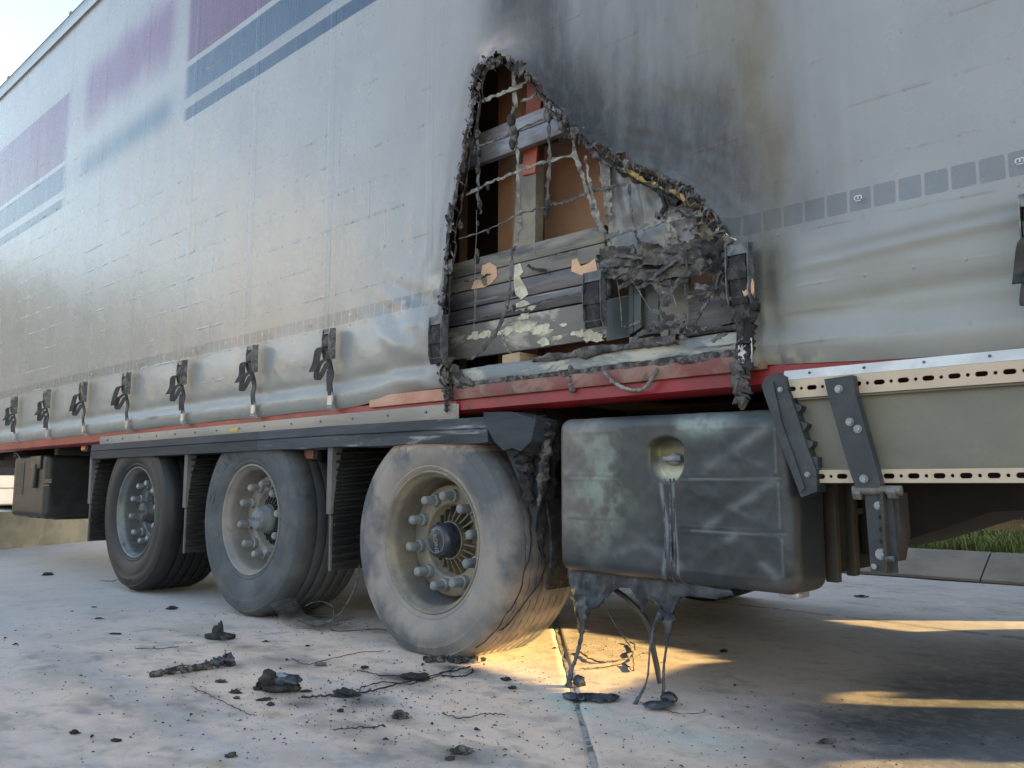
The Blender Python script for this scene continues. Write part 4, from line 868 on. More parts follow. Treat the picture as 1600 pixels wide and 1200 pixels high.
for i in range(420):
    a = rq.randrange(len(allE)-1); t = rq.random()
    if a == len(EDGE_L)-1: continue
    x = allE[a][0]*(1-t)+allE[a+1][0]*t; z = allE[a][1]*(1-t)+allE[a+1][1]*t; L = rq.uniform(.006, .05)*rq.random()**.5; sg = -1 if a >= len(EDGE_L) else 1
    p0 = Vector((x+rq.uniform(-.012, .012), rq.uniform(-.05, -.005), z+rq.uniform(-.012, .012)))
    p1 = p0+Vector((sg*rq.uniform(-.4, .9)*L*.6, rq.uniform(-.4, .3)*L, -L*rq.uniform(.1, .7))); p2 = p1+Vector((rq.uniform(-.5, .5)*L, rq.uniform(-.3, .3)*L, -L*rq.uniform(.2, .8)))
    r0 = rq.uniform(.0010, .0045)*rq.choice((1, 1, .6)); fr.tube([p0, p1, p2], [r0, r0*.8, r0*.3], 5, jit=.3, rnd=rq)
o = fr.obj('charred_fringe', M['char'], T); o['kind'] = 'stuff'
fl = [MB(), MB()]
for i in range(60):
    a = rq.randrange(len(allE)-1); t = rq.random()
    if a == len(EDGE_L)-1: continue
    x = allE[a][0]*(1-t)+allE[a+1][0]*t; z = allE[a][1]*(1-t)+allE[a+1][1]*t; L = rq.uniform(.02, .06); sg = -1 if a >= len(EDGE_L) else 1; w_ = rq.uniform(.008, .024)
    p0 = Vector((x-sg*.012, rq.uniform(-.05, -.025), z+rq.uniform(-.01, .01))); dr_ = Vector((sg*rq.uniform(.1, .9), rq.uniform(-.6, .9), -rq.uniform(.3, 1))).normalized()
    P = spline([p0, p0+dr_*L*.5+Vector((0, -.012, 0)), p0+dr_*L+Vector((0, .012, -.006))], 4); W = Vector((rq.uniform(-.4, .4), rq.uniform(-.4, .4), 1))
    fl[i % 2].ribbon(P, W-dr_*W.dot(dr_), [w_*rq.uniform(.5, 1)*(1-.75*k/(len(P)-1)) for k in range(len(P))], .0018)
for f_, m_ in zip(fl, ('char_dark', 'ash_dark')): o = f_.obj('curled_flaps', M[m_], T, autos=50); o['kind'] = 'stuff'
# ------------------------------------------------------------------ cargo (seen through the hole)
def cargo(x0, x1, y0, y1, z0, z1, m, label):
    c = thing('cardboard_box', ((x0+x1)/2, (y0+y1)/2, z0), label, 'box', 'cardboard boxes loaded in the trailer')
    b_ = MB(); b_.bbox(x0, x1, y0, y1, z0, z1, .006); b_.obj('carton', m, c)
    b_ = MB(); b_.box((x0+x1)/2-.03, (x0+x1)/2+.03, y0-.0015, y0-.0003, z0+.02, z1-.02); b_.obj('packing_tape', M['cardboard_pale'], c)
cargo(-2.54, -2.30, .27, .9, 1.12, 2.9, M['cardboard'], 'tall brown carton left of the grey and orange post, behind the burnt hole')
cargo(-2.28, -1.30, .29, .9, 1.12, 2.16, M['cardboard'], 'large brown carton right of the post, behind the burnt hole')
cargo(-2.29, -1.2, .40, 1.1, 2.17, 3.1, M['cardboard_pale'], 'upper carton in shade at the top of the burnt hole')
cargo(-3.6, -2.62, .6, 1.2, 1.12, 2.9, mat('carton_shade', (.045, .028, .02), (.03, .02, .015), 3), 'added carton coloured near black for the shade deep in the load space at left of the burnt hole')  # near-black colour paints in the shade of the load space
cargo(-1.25, -.5, .5, 1.2, 1.12, 1.9, M['cardboard'], 'carton behind the scorched panels at the right of the hole')

# ------------------------------------------------------------------ wheels
def text_mesh(s, size, depth):
    cu = bpy.data.curves.new('t', 'FONT'); cu.body = s; cu.size = size; cu.extrude = depth; cu.align_x = 'CENTER'; cu.align_y = 'CENTER'
    o = bpy.data.objects.new('t', cu); COL.objects.link(o); dg = bpy.context.evaluated_depsgraph_get(); me = o.evaluated_get(dg).to_mesh()
    v = [q.co.copy() for q in me.vertices]; f = [list(p.vertices) for p in me.polygons]; o.evaluated_get(dg).to_mesh_clear(); bpy.data.objects.remove(o); bpy.data.curves.remove(cu); return v, f
def arc_text(mb, s, size, cx, cz, r, a0, da, y, depth=.002, flip=1):
    for i, ch in enumerate(s):
        if ch == ' ': continue
        v, f = text_mesh(ch, size, depth); a = a0-flip*da*i; c, sn = math.cos(a), math.sin(a)
        q = []
        for p in v:
            tx, ty = p.x, p.y
            if flip > 0: X_, Z_ = cx+(r+ty)*c+tx*sn, cz+(r+ty)*sn-tx*c
            else: X_, Z_ = cx+(r-ty)*c-tx*sn, cz+(r-ty)*sn+tx*c
            q.append((X_, y-p.z, Z_))
        mb.add(q, f)
def make_wheel(cx, cz, R, y0, side, mt, mr, mh, mn, mc, kind=0, label=None, detail=True):
    # hub plate = the part that carries the rest
    V, Q = lathe([(.0, .15), (.07, .15), (.075, .17), (.148, .185), (.152, .122), (.158, .115), (.232, .115), (.236, .122), (.236, .20), (.1, .24)], cx, cz, y0, 72, side)
    wheel = npobj('wheel', V, Q, mr, T)
    if label: wheel['label'] = label
    # hub ribs
    b_ = MB()
    V, Q = lathe([(.06, .10), (.082, .105), (.086, .16), (.149, .178)], cx, cz, y0, 48, side); b_.add(V.tolist(), Q.tolist())
    for k in range(22):
        a = 2*PI*k/22+.1; c, s = math.cos(a), math.sin(a); t = .0032
        for r0, r1 in ((.08, .146),):
            P = []
            for (r, y) in ((r0, .115), (r1, .150), (r1, .178), (r0, .165)):
                for sg in (-1, 1): P.append((cx+r*c-sg*t*s, y0+side*y, cz+r*s+sg*t*c))
            b_.add(P, [(0, 2, 3, 1), (2, 4, 5, 3), (4, 6, 7, 5), (6, 0, 1, 7), (0, 6, 4, 2), (1, 3, 5, 7)])
    b_.obj('hub', mh, wheel)
    # rim
    prof = [(.286, -.002), (.292, -.008), (.297, -.004), (.297, .004), (.290, .012), (.282, .018), (.272, .026), (.266, .040), (.268, .075), (.262, .11), (.250, .15), (.243, .19), (.236, .20)]
    prof = [(.298, .010)]+[(.297, -.004), (.293, -.009), (.287, -.006), (.2835, .006), (.277, .016), (.270, .024), (.2665, .040), (.2675, .08), (.262, .12), (.252, .16), (.245, .20), (.20, .215)]
    V, Q = lathe(prof, cx, cz, y0, 128, side); npobj('rim', V, Q, mr, wheel)
    # tyre
    pr = [(.292, .004), (.300, -.006), (.312, -.014), (.318, -.012), (.330, -.020), (.36, -.030), (.385, -.032), (.405, -.030), (.42, -.026), (.424, -.028), (R-.045, -.020), (R-.030, -.014), (R-.026, -.016), (R-.014, -.002), (R-.005, .016), (R-.001, .030)]
    gr = [.085, .145, .205, .265, .325] if kind != 3 else [.055, .095, .135, .175, .215, .255, .295, .335]
    gw, gd = (.006, .011) if kind != 3 else (.0022, .008)
    wv = [0]*len(pr)
    for g in gr:
        pr += [(R, g-gw-.002), (R-.001, g-gw), (R-gd, g-gw*.7), (R-gd, g+gw*.7), (R-.001, g+gw), (R, g+gw+.002)]
        wv += [0.0, 1, 1, 1, 1, 0.0] if kind == 3 else [0]*6
    pr += [(R-.001, .365), (R-.01, .385), (R-.05, .405), (.38, .415), (.31, .39)]; wv += [0]*5
    wave = np.array(wv, float)*(.004)
    V, Q = lathe(pr, cx, cz, y0, 288 if detail else 64, side, wave)
    # flattened contact patch
    z = V[:, 2]; low = z < .004; V[:, 2] = np.where(z < .02, .002+np.maximum(z-.002, 0)*.6+0*z, z); V[:, 2] = np.maximum(V[:, 2], .0015)
    ang = np.exp(-((V[:, 0]-cx)/.2)**2)*np.exp(-((z-.06)/.06)**2); V[:, 1] += -side*.018*ang*(V[:, 1]*side < y0*side+.03)
    hid = (V[:, 2] > .94) & (side > 0); V[:, 1] = np.where(hid, np.maximum(V[:, 1], .065), V[:, 1])
    tyre = npobj('tyre', V, Q, mt, wheel); tyre.data.set_sharp_from_angle(angle=math.radians(42))
    if kind == 3:
        r = np.hypot(V[:, 0]-cx, V[:, 2]-cz); P3 = V*3.2; na = fbm(P3, 400, 5, .6); nb = fbm(V*12, 401, 4, .6)
        th = np.arctan2(V[:, 2]-cz, V[:, 0]-cx); al = np.zeros(len(V))
        al = np.maximum(al, 1.3*np.exp(-((th-.75)/.55)**2)*sst(.30, .36, r)*(1+.7*na))
        al = np.maximum(al, .9*sst(-.05, .35, na)); al = np.maximum(al, .8*np.exp(-((th-2.95)/.10)**2-((r-.33)/.03)**2))
        al = np.maximum(al, .55*np.exp(-((th+1.5)/.6)**2)*sst(.34, .42, r)*(1+nb))
        al = np.where(V[:, 2] > cz+.37, al*.15, al)
        A = np.zeros((len(V), 4)); A[:, :3] = (.10, .105, .118); A[:, 3] = np.clip(al*1.15, 0, 1)
        hi_ = V[:, 2] > cz+.385; A[hi_, :3] = (.47, .39, .33); A[hi_, 3] = .8
        gm = (r < R-.003) & (V[:, 1]*side > y0*side+.04) & (V[:, 1]*side < y0*side+.36) & (r > R-.02); A[gm, :3] = (.02, .018, .016); A[gm, 3] = 1
        colattr(tyre, A)
    if not detail: return wheel
    if kind == 2:
        tb = MB(); arc_text(tb, 'Continental', .075, cx, cz, .385, math.radians(165), math.radians(6.2), y0-.0315, .0020)
        arc_text(tb, 'HYBRID HT3', .045, cx, cz, .345, math.radians(12), math.radians(5.0), y0-.0262, .0016)
        tb.obj('raised_lettering', mt, wheel)
    # cap
    if kind == 3: pc = [(.0, .030), (.045, .030), (.060, .034), (.070, .046), (.074, .065), (.071, .085), (.076, .10), (.076, .125)]
    else: pc = [(.0, .030), (.050, .030), (.058, .034), (.064, .046), (.066, .075), (.074, .08), (.078, .10), (.078, .13)]
    V, Q = lathe(pc, cx, cz, y0, 48 if kind == 3 else 8 if kind == 2 else 48, side)
    cap = npobj('hub_cap', V, Q, mc, wheel, kind != 2)
    tb = MB(); rot = {1: 0, 2: 0, 3: -1.35}[kind]
    v, f = text_mesh('KRONE', .030, .0018)
    q_ = [(cx+p.x*math.cos(rot)-p.y*math.sin(rot), y0+.0285-p.z, cz+p.x*math.sin(rot)+p.y*math.cos(rot)) for p in v]; tb.add(q_, f)
    tb.tube([(cx+.050*math.cos(a), y0+.030, cz+.050*math.sin(a)) for a in np.linspace(0, 2*PI, 33)], .0016, 6, cap=False)
    tb.obj('cap_lettering', M['nut3'] if kind == 3 else mc, wheel)
    # nuts
    for k in range(10):
        a = 2*PI*(k+.28)/10; nx, nz_ = cx+.190*math.cos(a), cz+.190*math.sin(a)
        b_ = MB(); Vn, Qn = lathe([(.0, .032), (.012, .033), (.0185, .039), (.0205, .050)], nx, nz_, y0, 16, side); b_.add(Vn.tolist(), Qn.tolist())
        Vn, Qn = lathe([(.0205, .048), (.0215, .052), (.0215, .094)], nx, nz_, y0, 6, side); b_.add(Vn.tolist(), Qn.tolist())
        Vn, Qn = lathe([(.0205, .090), (.027, .094), (.0285, .102), (.0285, .117)], nx, nz_, y0, 16, side); b_.add(Vn.tolist(), Qn.tolist())
        b_.obj('wheel_nut', mn, wheel, autos=30)
    return wheel
make_wheel(-2.665, .458, .490, .0, 1, M['rubber3'], M['rim3'], M['hub3'], M['nut3'], M['cap3'], 3, 'powder covered wheel nearest the burnt hole')
make_wheel(-4.125, .507, .505, .0, 1, M['rubber2'], M['rim2'], M['hub1'], M['nut3'], M['cap2'], 2, 'dusty grey middle wheel')
make_wheel(-5.575, .512, .500, .0, 1, M['rubber1'], M['rim1'], M['hub1'], M['nut1'], M['cap1'], 1, 'clean black rearmost wheel')
for cx_ in (-2.665, -4.125, -5.575): make_wheel(cx_, .50, .495, 2.5, -1, M['rubber1'], M['rim1'], M['hub1'], M['nut1'], M['cap1'], 0, None, False)

for k_, (ta, tb, ya, yb) in enumerate(((.45, -.75, .34, .03), (.62, -.10, .30, .22), (.30, -.95, .10, -.005))):
    b_ = MB(); P = []
    for i in range(26):
        t = i/25; a = ta+(tb-ta)*t; rr_ = .4935+.002*math.sin(i*1.7)-(.006 if ya+(yb-ya)*t < .03 else 0)
        P.append((-2.665+rr_*math.cos(a), ya+(yb-ya)*t+.006*math.sin(i*.9+k_), .458+rr_*math.sin(a)))
    b_.tube(P, .0022, 5, jit=.3); b_.obj('exposed_wire', M['char_dark'], T)
# ------------------------------------------------------------------ mudguard panels between wheels
for gi, (gx, lab) in enumerate(((-3.35, None), (-4.83, None), (-6.30, None))):
    for y0_, y1_, sd_ in ((-.022, .44, 1), (2.06, 2.52, -1)):
        pb = MB(); pb.bbox(gx-.022, gx-.006, y0_, y1_, .29, .93, .004); pan = pb.obj('spray_guard', M['plastic'], T)
        if sd_ < 0: continue
        for k in range(16):
            z_ = .31+k*.037; r_ = MB()
            r_.prism([(gx-.006, z_), (gx+.014, z_+.003), (gx+.016, z_+.016), (gx-.006, z_+.021)], y0_+.012, y1_-.01)
            r_.v = [(v[0], v[1], v[2]+(v[1]-y0_)*.075) for v in r_.v]; r_.obj('rib', M['plastic'], pan)
        # grey edge strip, wide at the top and tapering down, upper half only
        zz = np.linspace(.895, .555, 14); ww = [.052*(1-t)**1.8+.012 for t in np.linspace(0, 1, 14)]
        V = []; 
        for z_, w_ in zip(zz, ww): V += [(gx+.012, y0_-.010, z_), (gx+.014, y0_-.010+w_, z_), (gx-.024, y0_-.012, z_)]
        Fc = []
        for k in range(13): a = 3*k; Fc += [(a, a+1, a+4, a+3), (a+2, a, a+3, a+5)]
        mobj('edge_strip', V, Fc, M['strip_metal'], pan, smooth=False)
        pb = MB(); pb.box(gx+.0, gx+.010, y0_-.008, y0_+.002, .29, .548); pb.obj('edge_strip', M['strip_metal'], pan)

# marker lamps
def lamp(c, m):
    b_ = MB(); b_.bbox(c[0]-.06, c[0]+.06, .09, .13, c[1]-.03, c[1]+.03, .008); l = b_.obj('marker_lamp', M['plastic'], T)
    b_ = MB(); b_.bbox(c[0]-.05, c[0]+.035, .082, .0915, c[1]-.022, c[1]+.022, .004); b_.obj('lens', m, l)
lamp([(-3.709,0.848)][0], M['lens_dusty']); lamp([(-6.789,0.974)][0], M['lens_orange'])

# ------------------------------------------------------------------ toolbox at the rear
V, Q = rbox((-8.02, .38, .675), (.42, .29, .262), .035, (24, 18, 24)); tb_ = npobj('toolbox', V, Q, M['plastic'], T)
b_ = MB(); b_.bbox(-7.95, -7.70, .073, .088, .82, .93, .008); b_.bbox(-7.86, -7.79, .06, .09, .66, .86, .008); b_.obj('latch', M['plastic'], tb_)
b_ = MB(); b_.box(-7.68, -7.45, .0865, .0895, .70, .735); b_.box(-7.66, -7.50, .0865, .0895, .675, .69); b_.obj('warning_label', mat('faded_label', (.12, .075, .045), (.03, .03, .03), 60, .45, .55), tb_)
b_ = MB(); b_.box(-8.35, -8.14, .0865, .0895, .60, .88); b_.obj('worn_patch', mat('worn_patch', (.055, .043, .03), (.03, .03, .03), 12), tb_)
b_ = MB(); b_.tube([(-8.33, .07, .97), (-8.13, .06, .90)], .006, 6); b_.obj('latch_rod', M['strip_metal'], tb_)
for k in range(4): b_ = MB(); b_.bbox(-8.34+k*.2, -8.24+k*.2, .2, .5, .395, .42, .006); b_.obj('foot', M['plastic'], tb_)
b_ = MB(); b_.bbox(-7.40, -6.55, .6, 1.9, .42, .98, .02); b_.obj('air_tank_cover', M['dark'], T)
b_ = MB(); b_.bbox(-9.9, -8.5, .3, 2.2, .86, 1.0, .02); b_.obj('rear_chassis_box', M['dark'], T)

# ------------------------------------------------------------------ underbody
b_ = MB(); b_.box(-9.95, 2.9, .10, 2.40, 1.02, 1.08); b_.obj('floor_underside', M['dark'], T)
for yb in (.72, 1.66):
    b_ = MB(); b_.box(-9.9, 2.9, yb, yb+.14, 1.0, 1.02); b_.box(-9.9, 2.9, yb+.06, yb+.075, .66, 1.0); b_.box(-9.9, 2.9, yb, yb+.14, .645, .66); b_.obj('chassis_beam', M['frame'], T)
for i in range(12):
    xk = -9.6+i*1.05; b_ = MB(); b_.bbox(xk, xk+.08, .11, 2.39, .93, 1.02, .01); b_.obj('cross_member', M['frame'], T)
for cx_ in (-2.665, -4.125, -5.575):
    b_ = MB(); b_.cyl((cx_, .40, .5), (0, 1, 0), .07, 1.7, 24); b_.obj('axle', M['frame'], T)
    for yb in (.70, 1.68):
        b_ = MB(); b_.bbox(cx_-.1, cx_+.62, yb, yb+.1, .50, .62, .02); b_.bbox(cx_+.5, cx_+.62, yb, yb+.1, .5, .95, .01); b_.obj('suspension_arm', M['frame'], T)
        b_ = MB(); b_.cyl((cx_-.35, yb+.05, .55), (0, 0, 1), .13, .4, 24); b_.obj('air_bellow', M['rubber1'], T)
    b_ = MB(); b_.cyl((cx_, .41, .5), (0, 1, 0), .20, .10, 40); b_.obj('brake_drum', M['frame'], T)
b_ = MB(); b_.bbox(-9.99, 3.0, 2.46, 2.52, .98, 1.06, .01); b_.obj('far_rail', M['red'], T)
b_ = MB(); b_.bbox(-6.27, -2.2, 2.49, 2.53, .86, .97, .01); b_.obj('far_skirt', M['skirt_c'], T)
# dark cross box with slanting underside behind the guard
b_ = MB(); b_.prism([(-1.62, .98), (.9, .98), (.9, .72), (-.70, .612), (-.82, .563), (-1.108, .459), (-1.62, .43)], .60, 1.55); b_.obj('pallet_box', M['frame'], T)
# far guard rails with slots (seen low at the right)
def slotted(name, x0, n, P, z0, z1, y0, y1, m, sl=.030, sh_=.0135, hr=.0048, phase=0.):
    b_ = MB(); N = 24
    for c in range(n):
        for (cx0, cx1, hw, hh) in ((x0+c*P, x0+c*P+P*.66, sl/2, sh_/2), (x0+c*P+P*.66, x0+(c+1)*P, hr, hr)):
            mx, mz = (cx0+cx1)/2, (z0+z1)/2; W2, H2 = (cx1-cx0)/2, (z1-z0)/2; inn = []; out = []
            A = sorted([2*PI*k/N for k in range(N)]+[math.atan2(sy*H2, sx*W2) % (2*PI) for sx in (-1, 1) for sy in (-1, 1)])
            for a in A:
                c_, s_ = math.cos(a), math.sin(a)
                # capsule: half length hw, radius hh
                L_ = max(hw-hh, 0); t = 0
                # ray march to capsule edge
                lo, hi = 0, hw+hh
                for _ in range(18):
                    md = (lo+hi)/2; px, pz = md*c_, md*s_; dx = max(abs(px)-L_, 0)
                    if math.hypot(dx, pz) < hh: lo = md
                    else: hi = md
                inn.append((mx+lo*c_, mz+lo*s_)); k = min(W2/abs(c_) if abs(c_) > 1e-9 else 1e9, H2/abs(s_) if abs(s_) > 1e-9 else 1e9); out.append((mx+k*c_, mz+k*s_))
            n_ = len(A); V = [(p[0], y0, p[1]) for p in inn]+[(p[0], y0, p[1]) for p in out]+[(p[0], y1, p[1]) for p in inn]
            F_ = [(k, n_+k, n_+(k+1) % n_, (k+1) % n_) for k in range(n_)]+[(2*n_+k, k, (k+1) % n_, 2*n_+(k+1) % n_) for k in range(n_)]
            b_.add(V, F_)
    return b_.obj(name, m, T, autos=25)
slotted('far_guard_rail', -2.4, 23, .0625, .467, .518, 2.47, 2.474, M['guard_rail'])

# ------------------------------------------------------------------ fuel tank
txc, tzc = -1.505, .655
V, Q = rbox((txc, .09, tzc), (.447, .115, .272), .045, (176, 24, 108))
fx, fz = V[:, 0], V[:, 2]; front = np.clip((.02-V[:, 1])/.05, 0, 1)
w = fbm(np.stack([fx*5, fz*5], -1), 500, 4); w2 = fbm(np.stack([fx*13, fz*13], -1), 501, 3)
dd = -.006*(1-2*np.abs(w))-.0015*w2
def seg(ax_, az_, bx_, bz_, wd_):
    return np.exp(-(polydist(fx, fz, [(ax_, az_), (bx_, bz_)])/wd_)**2)
for (x0, z0, x1, z1) in ((-1.44, .875, -1.10, .722), (-1.44, .712, -1.095, .562), (-1.44, .552, -1.09, .425), (-1.90, .712, -1.66, .575), (-1.90, .875, -1.66, .722)):
    rr_ = .022; pl = [(x0, z0), (x1-rr_, z0), (x1, z0-rr_), (x1, z1+rr_), (x1-rr_, z1), (x0, z1)]
    inside = inpoly(fx, fz, pl+[(x0, z1)]); dd = dd+np.where(inside, -.0015, 0); dd = dd-.0016*np.exp(-(polydist(fx, fz, pl[:-1]+[(x0, z1)])/.0045)**2)
for (a_, b_, c_, e_) in ((-1.36, .87, -1.13, .73), (-1.14, .86, -1.38, .71), (-1.40, .70, -1.12, .57), (-1.12, .70, -1.35, .56), (-1.4, .45, -1.25, .54), (-1.24, .54, -1.12, .43), (-1.9, .88, -1.7, .70), (-1.68, .88, -1.9, .72), (-1.88, .44, -1.70, .56), (-1.62, .52, -1.45, .44), (-1.55, .52, -1.75, .44)):
    dd = dd-.0016*seg(a_, b_, c_, e_, .018)
rd_ = np.hypot((fx+1.487), np.minimum(fz-.775, 0)*1.0+np.maximum(fz-.805, 0))
rec = sst(.068, .054, np.hypot(fx+1.487, np.where(fz < .765, (fz-.765)*1.05, np.maximum(fz-.81, 0)*1.6)))
V[:, 1] += front*(dd+rec*.055)
V[:, 2] += -.012*(fx-txc)*1.2+.005*w*(fz > .85)
tank = npobj('fuel_tank', V, Q, M['tank'], T); tank['label'] = 'black plastic tank, heat buckled, with powder around its filler'
fx, fz = V[:, 0], V[:, 2]; A = np.zeros((len(V), 4))
def pta(col, a):
    a = np.clip(a, 0, 1)[:, None]; t = A[:, 3:4]; o = a+t*(1-a); A[:, :3] = np.where(o > 1e-4, (np.array(col)*a+A[:, :3]*t*(1-a))/np.maximum(o, 1e-4), A[:, :3]); A[:, 3:4] = o
na = fbm(np.stack([fx*8, fz*8], -1), 510, 5, .6); nb = fbm(np.stack([fx*20, fz*20], -1), 511, 4, .6)
pta((.16, .15, .14), np.exp(-((fx+1.85)/.16)**2)*.75*(1+.8*na)*sst(.42, .6, fz))
pta((.17, .205, .185), np.exp(-((fx+1.76)/.10)**2-((fz-.69)/.16)**2)*1.3*sst(-.05, .25, na))
pta((.19, .235, .215), np.exp(-((fx+1.36)/.10)**2-((fz-.885)/.035)**2)*1.5*sst(-.3, .2, na))
pta((.17, .20, .20), sst(.885, .925, fz)*.6*sst(-1.65, -1.3, fx)*(1+.5*na))
pta((.20, .21, .20), sst(.25, .6, na)*.15*front)
pta((.20, .15, .125), np.exp(-((fx+1.12)/.08)**2-((fz-.385)/.03)**2)*.7)
pta((.05, .045, .03), np.exp(-((fx+1.535)/.035)**2-((fz-.82)/.05)**2)*.95)
pta((.55, .55, .42), rec*sst(.80, .72, fz)*.95*(1+.3*nb)); pta((.20, .175, .075), rec*sst(.77, .80, fz)*.9*sst(-.4, .1, nb)); pta((.035, .032, .025), rec*sst(.800, .83, fz)*.95)
pta((.06, .06, .055), np.exp(-((fx+1.487)/.06)**2-((fz-.86)/.03)**2)*.8)
pta((.02, .024, .034), np.exp(-((fx+1.487)/.035)**2)*sst(.71, .69, fz)*.85*(fz > .38))
pta((.20, .22, .25), (np.exp(-((fx+1.497+.01*np.sin(fz*20))/.006)**2)+np.exp(-((fx+1.462-.01*sst(.7, .4, fz))/.004)**2))*sst(.71, .69, fz)*.8)
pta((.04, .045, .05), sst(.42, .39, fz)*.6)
for (a_, b_, c_, e_) in ((-1.36, .87, -1.13, .73), (-1.14, .86, -1.38, .71), (-1.40, .70, -1.12, .57), (-1.12, .70, -1.35, .56), (-1.4, .45, -1.25, .54), (-1.24, .54, -1.12, .43), (-1.9, .88, -1.7, .70), (-1.68, .88, -1.9, .72), (-1.88, .44, -1.70, .56), (-1.62, .52, -1.45, .44), (-1.55, .52, -1.75, .44)):
    pta((.14, .155, .16), seg(a_, b_, c_, e_, .010+.008*abs(math.sin(a_*40)))*.75*sst(-.05, .45, fbm(np.stack([fx*6+a_*9, fz*9], -1), 515, 4))*front)
pta((.10, .112, .12), (seg(-1.40, .712, -1.10, .715, .003)+seg(-1.40, .552, -1.09, .552, .003)+seg(-1.11, .86, -1.11, .73, .003)+seg(-1.105, .70, -1.105, .57, .003)+seg(-1.10, .54, -1.10, .43, .003)+seg(-1.9, .575, -1.68, .578, .003))*.9)
A[:, 3] = np.clip(A[:, 3], 0, 1); colattr(tank, A)
V, Q = lathe([(0, .0), (.020, .0), (.030, .003), (.034, .010), (.035, .040)], -1.480, .778, .000, 32, 1)
V[:, 2] = .778+(V[:, 2]-.778)*.62; npobj('filler_cap', V, Q, mat('filler_cap_sooty', (.10, .11, .125), (.20, .20, .20), 30, rough=.5), tank)
b_ = MB(); b_.bbox(-1.515, -1.445, -.010, .004, .772, .788, .004); b_.obj('cap_grip', mat('cap_grip', (.13, .14, .16), (.22, .22, .21), 30, rough=.5), tank)
clump('powder_deposit', (-1.470, .045, .807), (.042, .02, .018), 520, M['powder'], tank, flatb=False, rough=.7)
clump('powder_deposit', (-1.462, .05, .735), (.022, .014, .018), 521, M['powder'], tank, flatb=False, rough=.7)
for k, xx in enumerate((-1.500, -1.464, -1.478)):
    P = spline([(xx, -.020, .715), (xx+.004, -.028, .64), (xx+.002, -.027, .56), (xx+.004, -.029, .46), (xx+.010*(k == 1), -.020, .405), (xx+.02*(k == 1), -.004, .385)], 8)
    b_ = MB(); b_.tube(P, [.0035*(1-.4*i/len(P)) for i in range(len(P))], 8, jit=.15); b_.obj('drip_run', mat('drip_run', (.03, .034, .04), (.13, .14, .155), 30, .45, .6, rough=.4) if k == 0 else bpy.data.materials['drip_run'], tank)
# brackets and rack right behind the tank
b_ = MB(); b_.bbox(-1.075, -1.035, .205, .235, .40, .92, .004); b_.obj('tank_strap', M['steel_brown'], T)
b_ = MB(); b_.bbox(-1.90, -1.055, .24, .60, .42, .93, .02); b_.obj('tank_rack', M['dark'], T)
b_ = MB(); b_.bbox(-1.06, -1.03, .33, .37, .41, .93, .004); b_.bbox(-1.05, -1.04, .37, .56, .60, .62, .002); b_.obj('rack_upright', M['steel_brown'], T)
b_ = MB(); b_.bbox(-1.055, -.99, .44, .62, .47, .93, .01); b_.obj('rack_upright', M['frame'], T)

# melted skirt of plastic under the tank
def flesh(name, poly, y, th, m, seed, step=.005, amp=.010):
    o1 = None
    px = [p[0] for p in poly]; pz = [p[1] for p in poly]; xs_ = np.arange(min(px), max(px)+step, step); zs_ = np.arange(min(pz), max(pz)+step, step)
    X, Z = np.meshgrid(xs_, zs_, indexing='ij'); n_ = X.shape[1]; X = X.ravel(); Z = Z.ravel()
    ed = polydist(X, Z, list(poly)+[poly[0]]); f_ = np.sqrt(np.clip(ed/.014, 0, 1)); d = fbm(np.stack([X*22, Z*8], -1), seed, 4)*amp
    a = np.arange(len(xs_)-1)[:, None]*n_; b = np.arange(n_-1)[None]; q = (a+b).ravel(); Q = np.stack([q, q+n_, q+n_+1, q+1], -1)
    k = inpoly(X[Q].mean(1), Z[Q].mean(1), poly); Q = Q[k]
    Vf = np.stack([X, y-(th/2)*f_-d*f_, Z], -1); Vb = np.stack([X, y+(th/2)*f_+.0005, Z], -1); N = len(X)
    V = np.concatenate([Vf, Vb]); Q = np.concatenate([Q, Q[:, ::-1]+N]); us = np.unique(Q); r_ = -np.ones(len(V), int); r_[us] = np.arange(len(us))
    return npobj(name, V[us], r_[Q], m, T)
flesh('melted_plastic_fringe', [(-1.952,0.412),(-1.825,0.409),(-1.636,0.401),(-1.439,0.395),(-1.304,0.380),(-1.292,0.358),(-1.350,0.341),(-1.406,0.339),(-1.453,0.339),(-1.484,0.332),(-1.501,0.308),(-1.519,0.272),(-1.534,0.250),(-1.549,0.257),(-1.563,0.292),(-1.582,0.311),(-1.607,0.313),(-1.623,0.297),(-1.631,0.265),(-1.643,0.301),(-1.676,0.344),(-1.716,0.348),(-1.757,0.327),(-1.798,0.291),(-1.827,0.266),(-1.849,0.259),(-1.867,0.229),(-1.884,0.205),(-1.904,0.225),(-1.918,0.279),(-1.941,0.322),(-1.950,0.367)], .035, .022, M['melt'], 530)
def drip(pts, y, rs, name='plastic_drip', m='melt', seed=1):
    P = spline(p3(pts, y), 10); n = len(P); r = [np.interp(i/(n-1), np.linspace(0, 1, len(rs)), rs) for i in range(n)]
    b_ = MB(); b_.tube(P, r, 10, jit=.32, rnd=random.Random(seed)); return b_.obj(name, M[m], T, autos=70)
drip([(-1.890,0.305),(-1.871,0.219),(-1.877,0.130),(-1.890,0.063),(-1.896,0.001)], [.03, .02, -.0, -.02, -.04], [.035, .014, .007, .006, .007, .012])
drip([(-1.919,0.325),(-1.908,0.237),(-1.897,0.172)], .03, [.012, .008, .003], m='char_yellow')
drip([(-1.527,0.277),(-1.527,0.196),(-1.536,0.114),(-1.533,0.035),(-1.525,0.000)], [.03, .02, .01, .0, .0], [.020, .005, .0035, .006, .020])
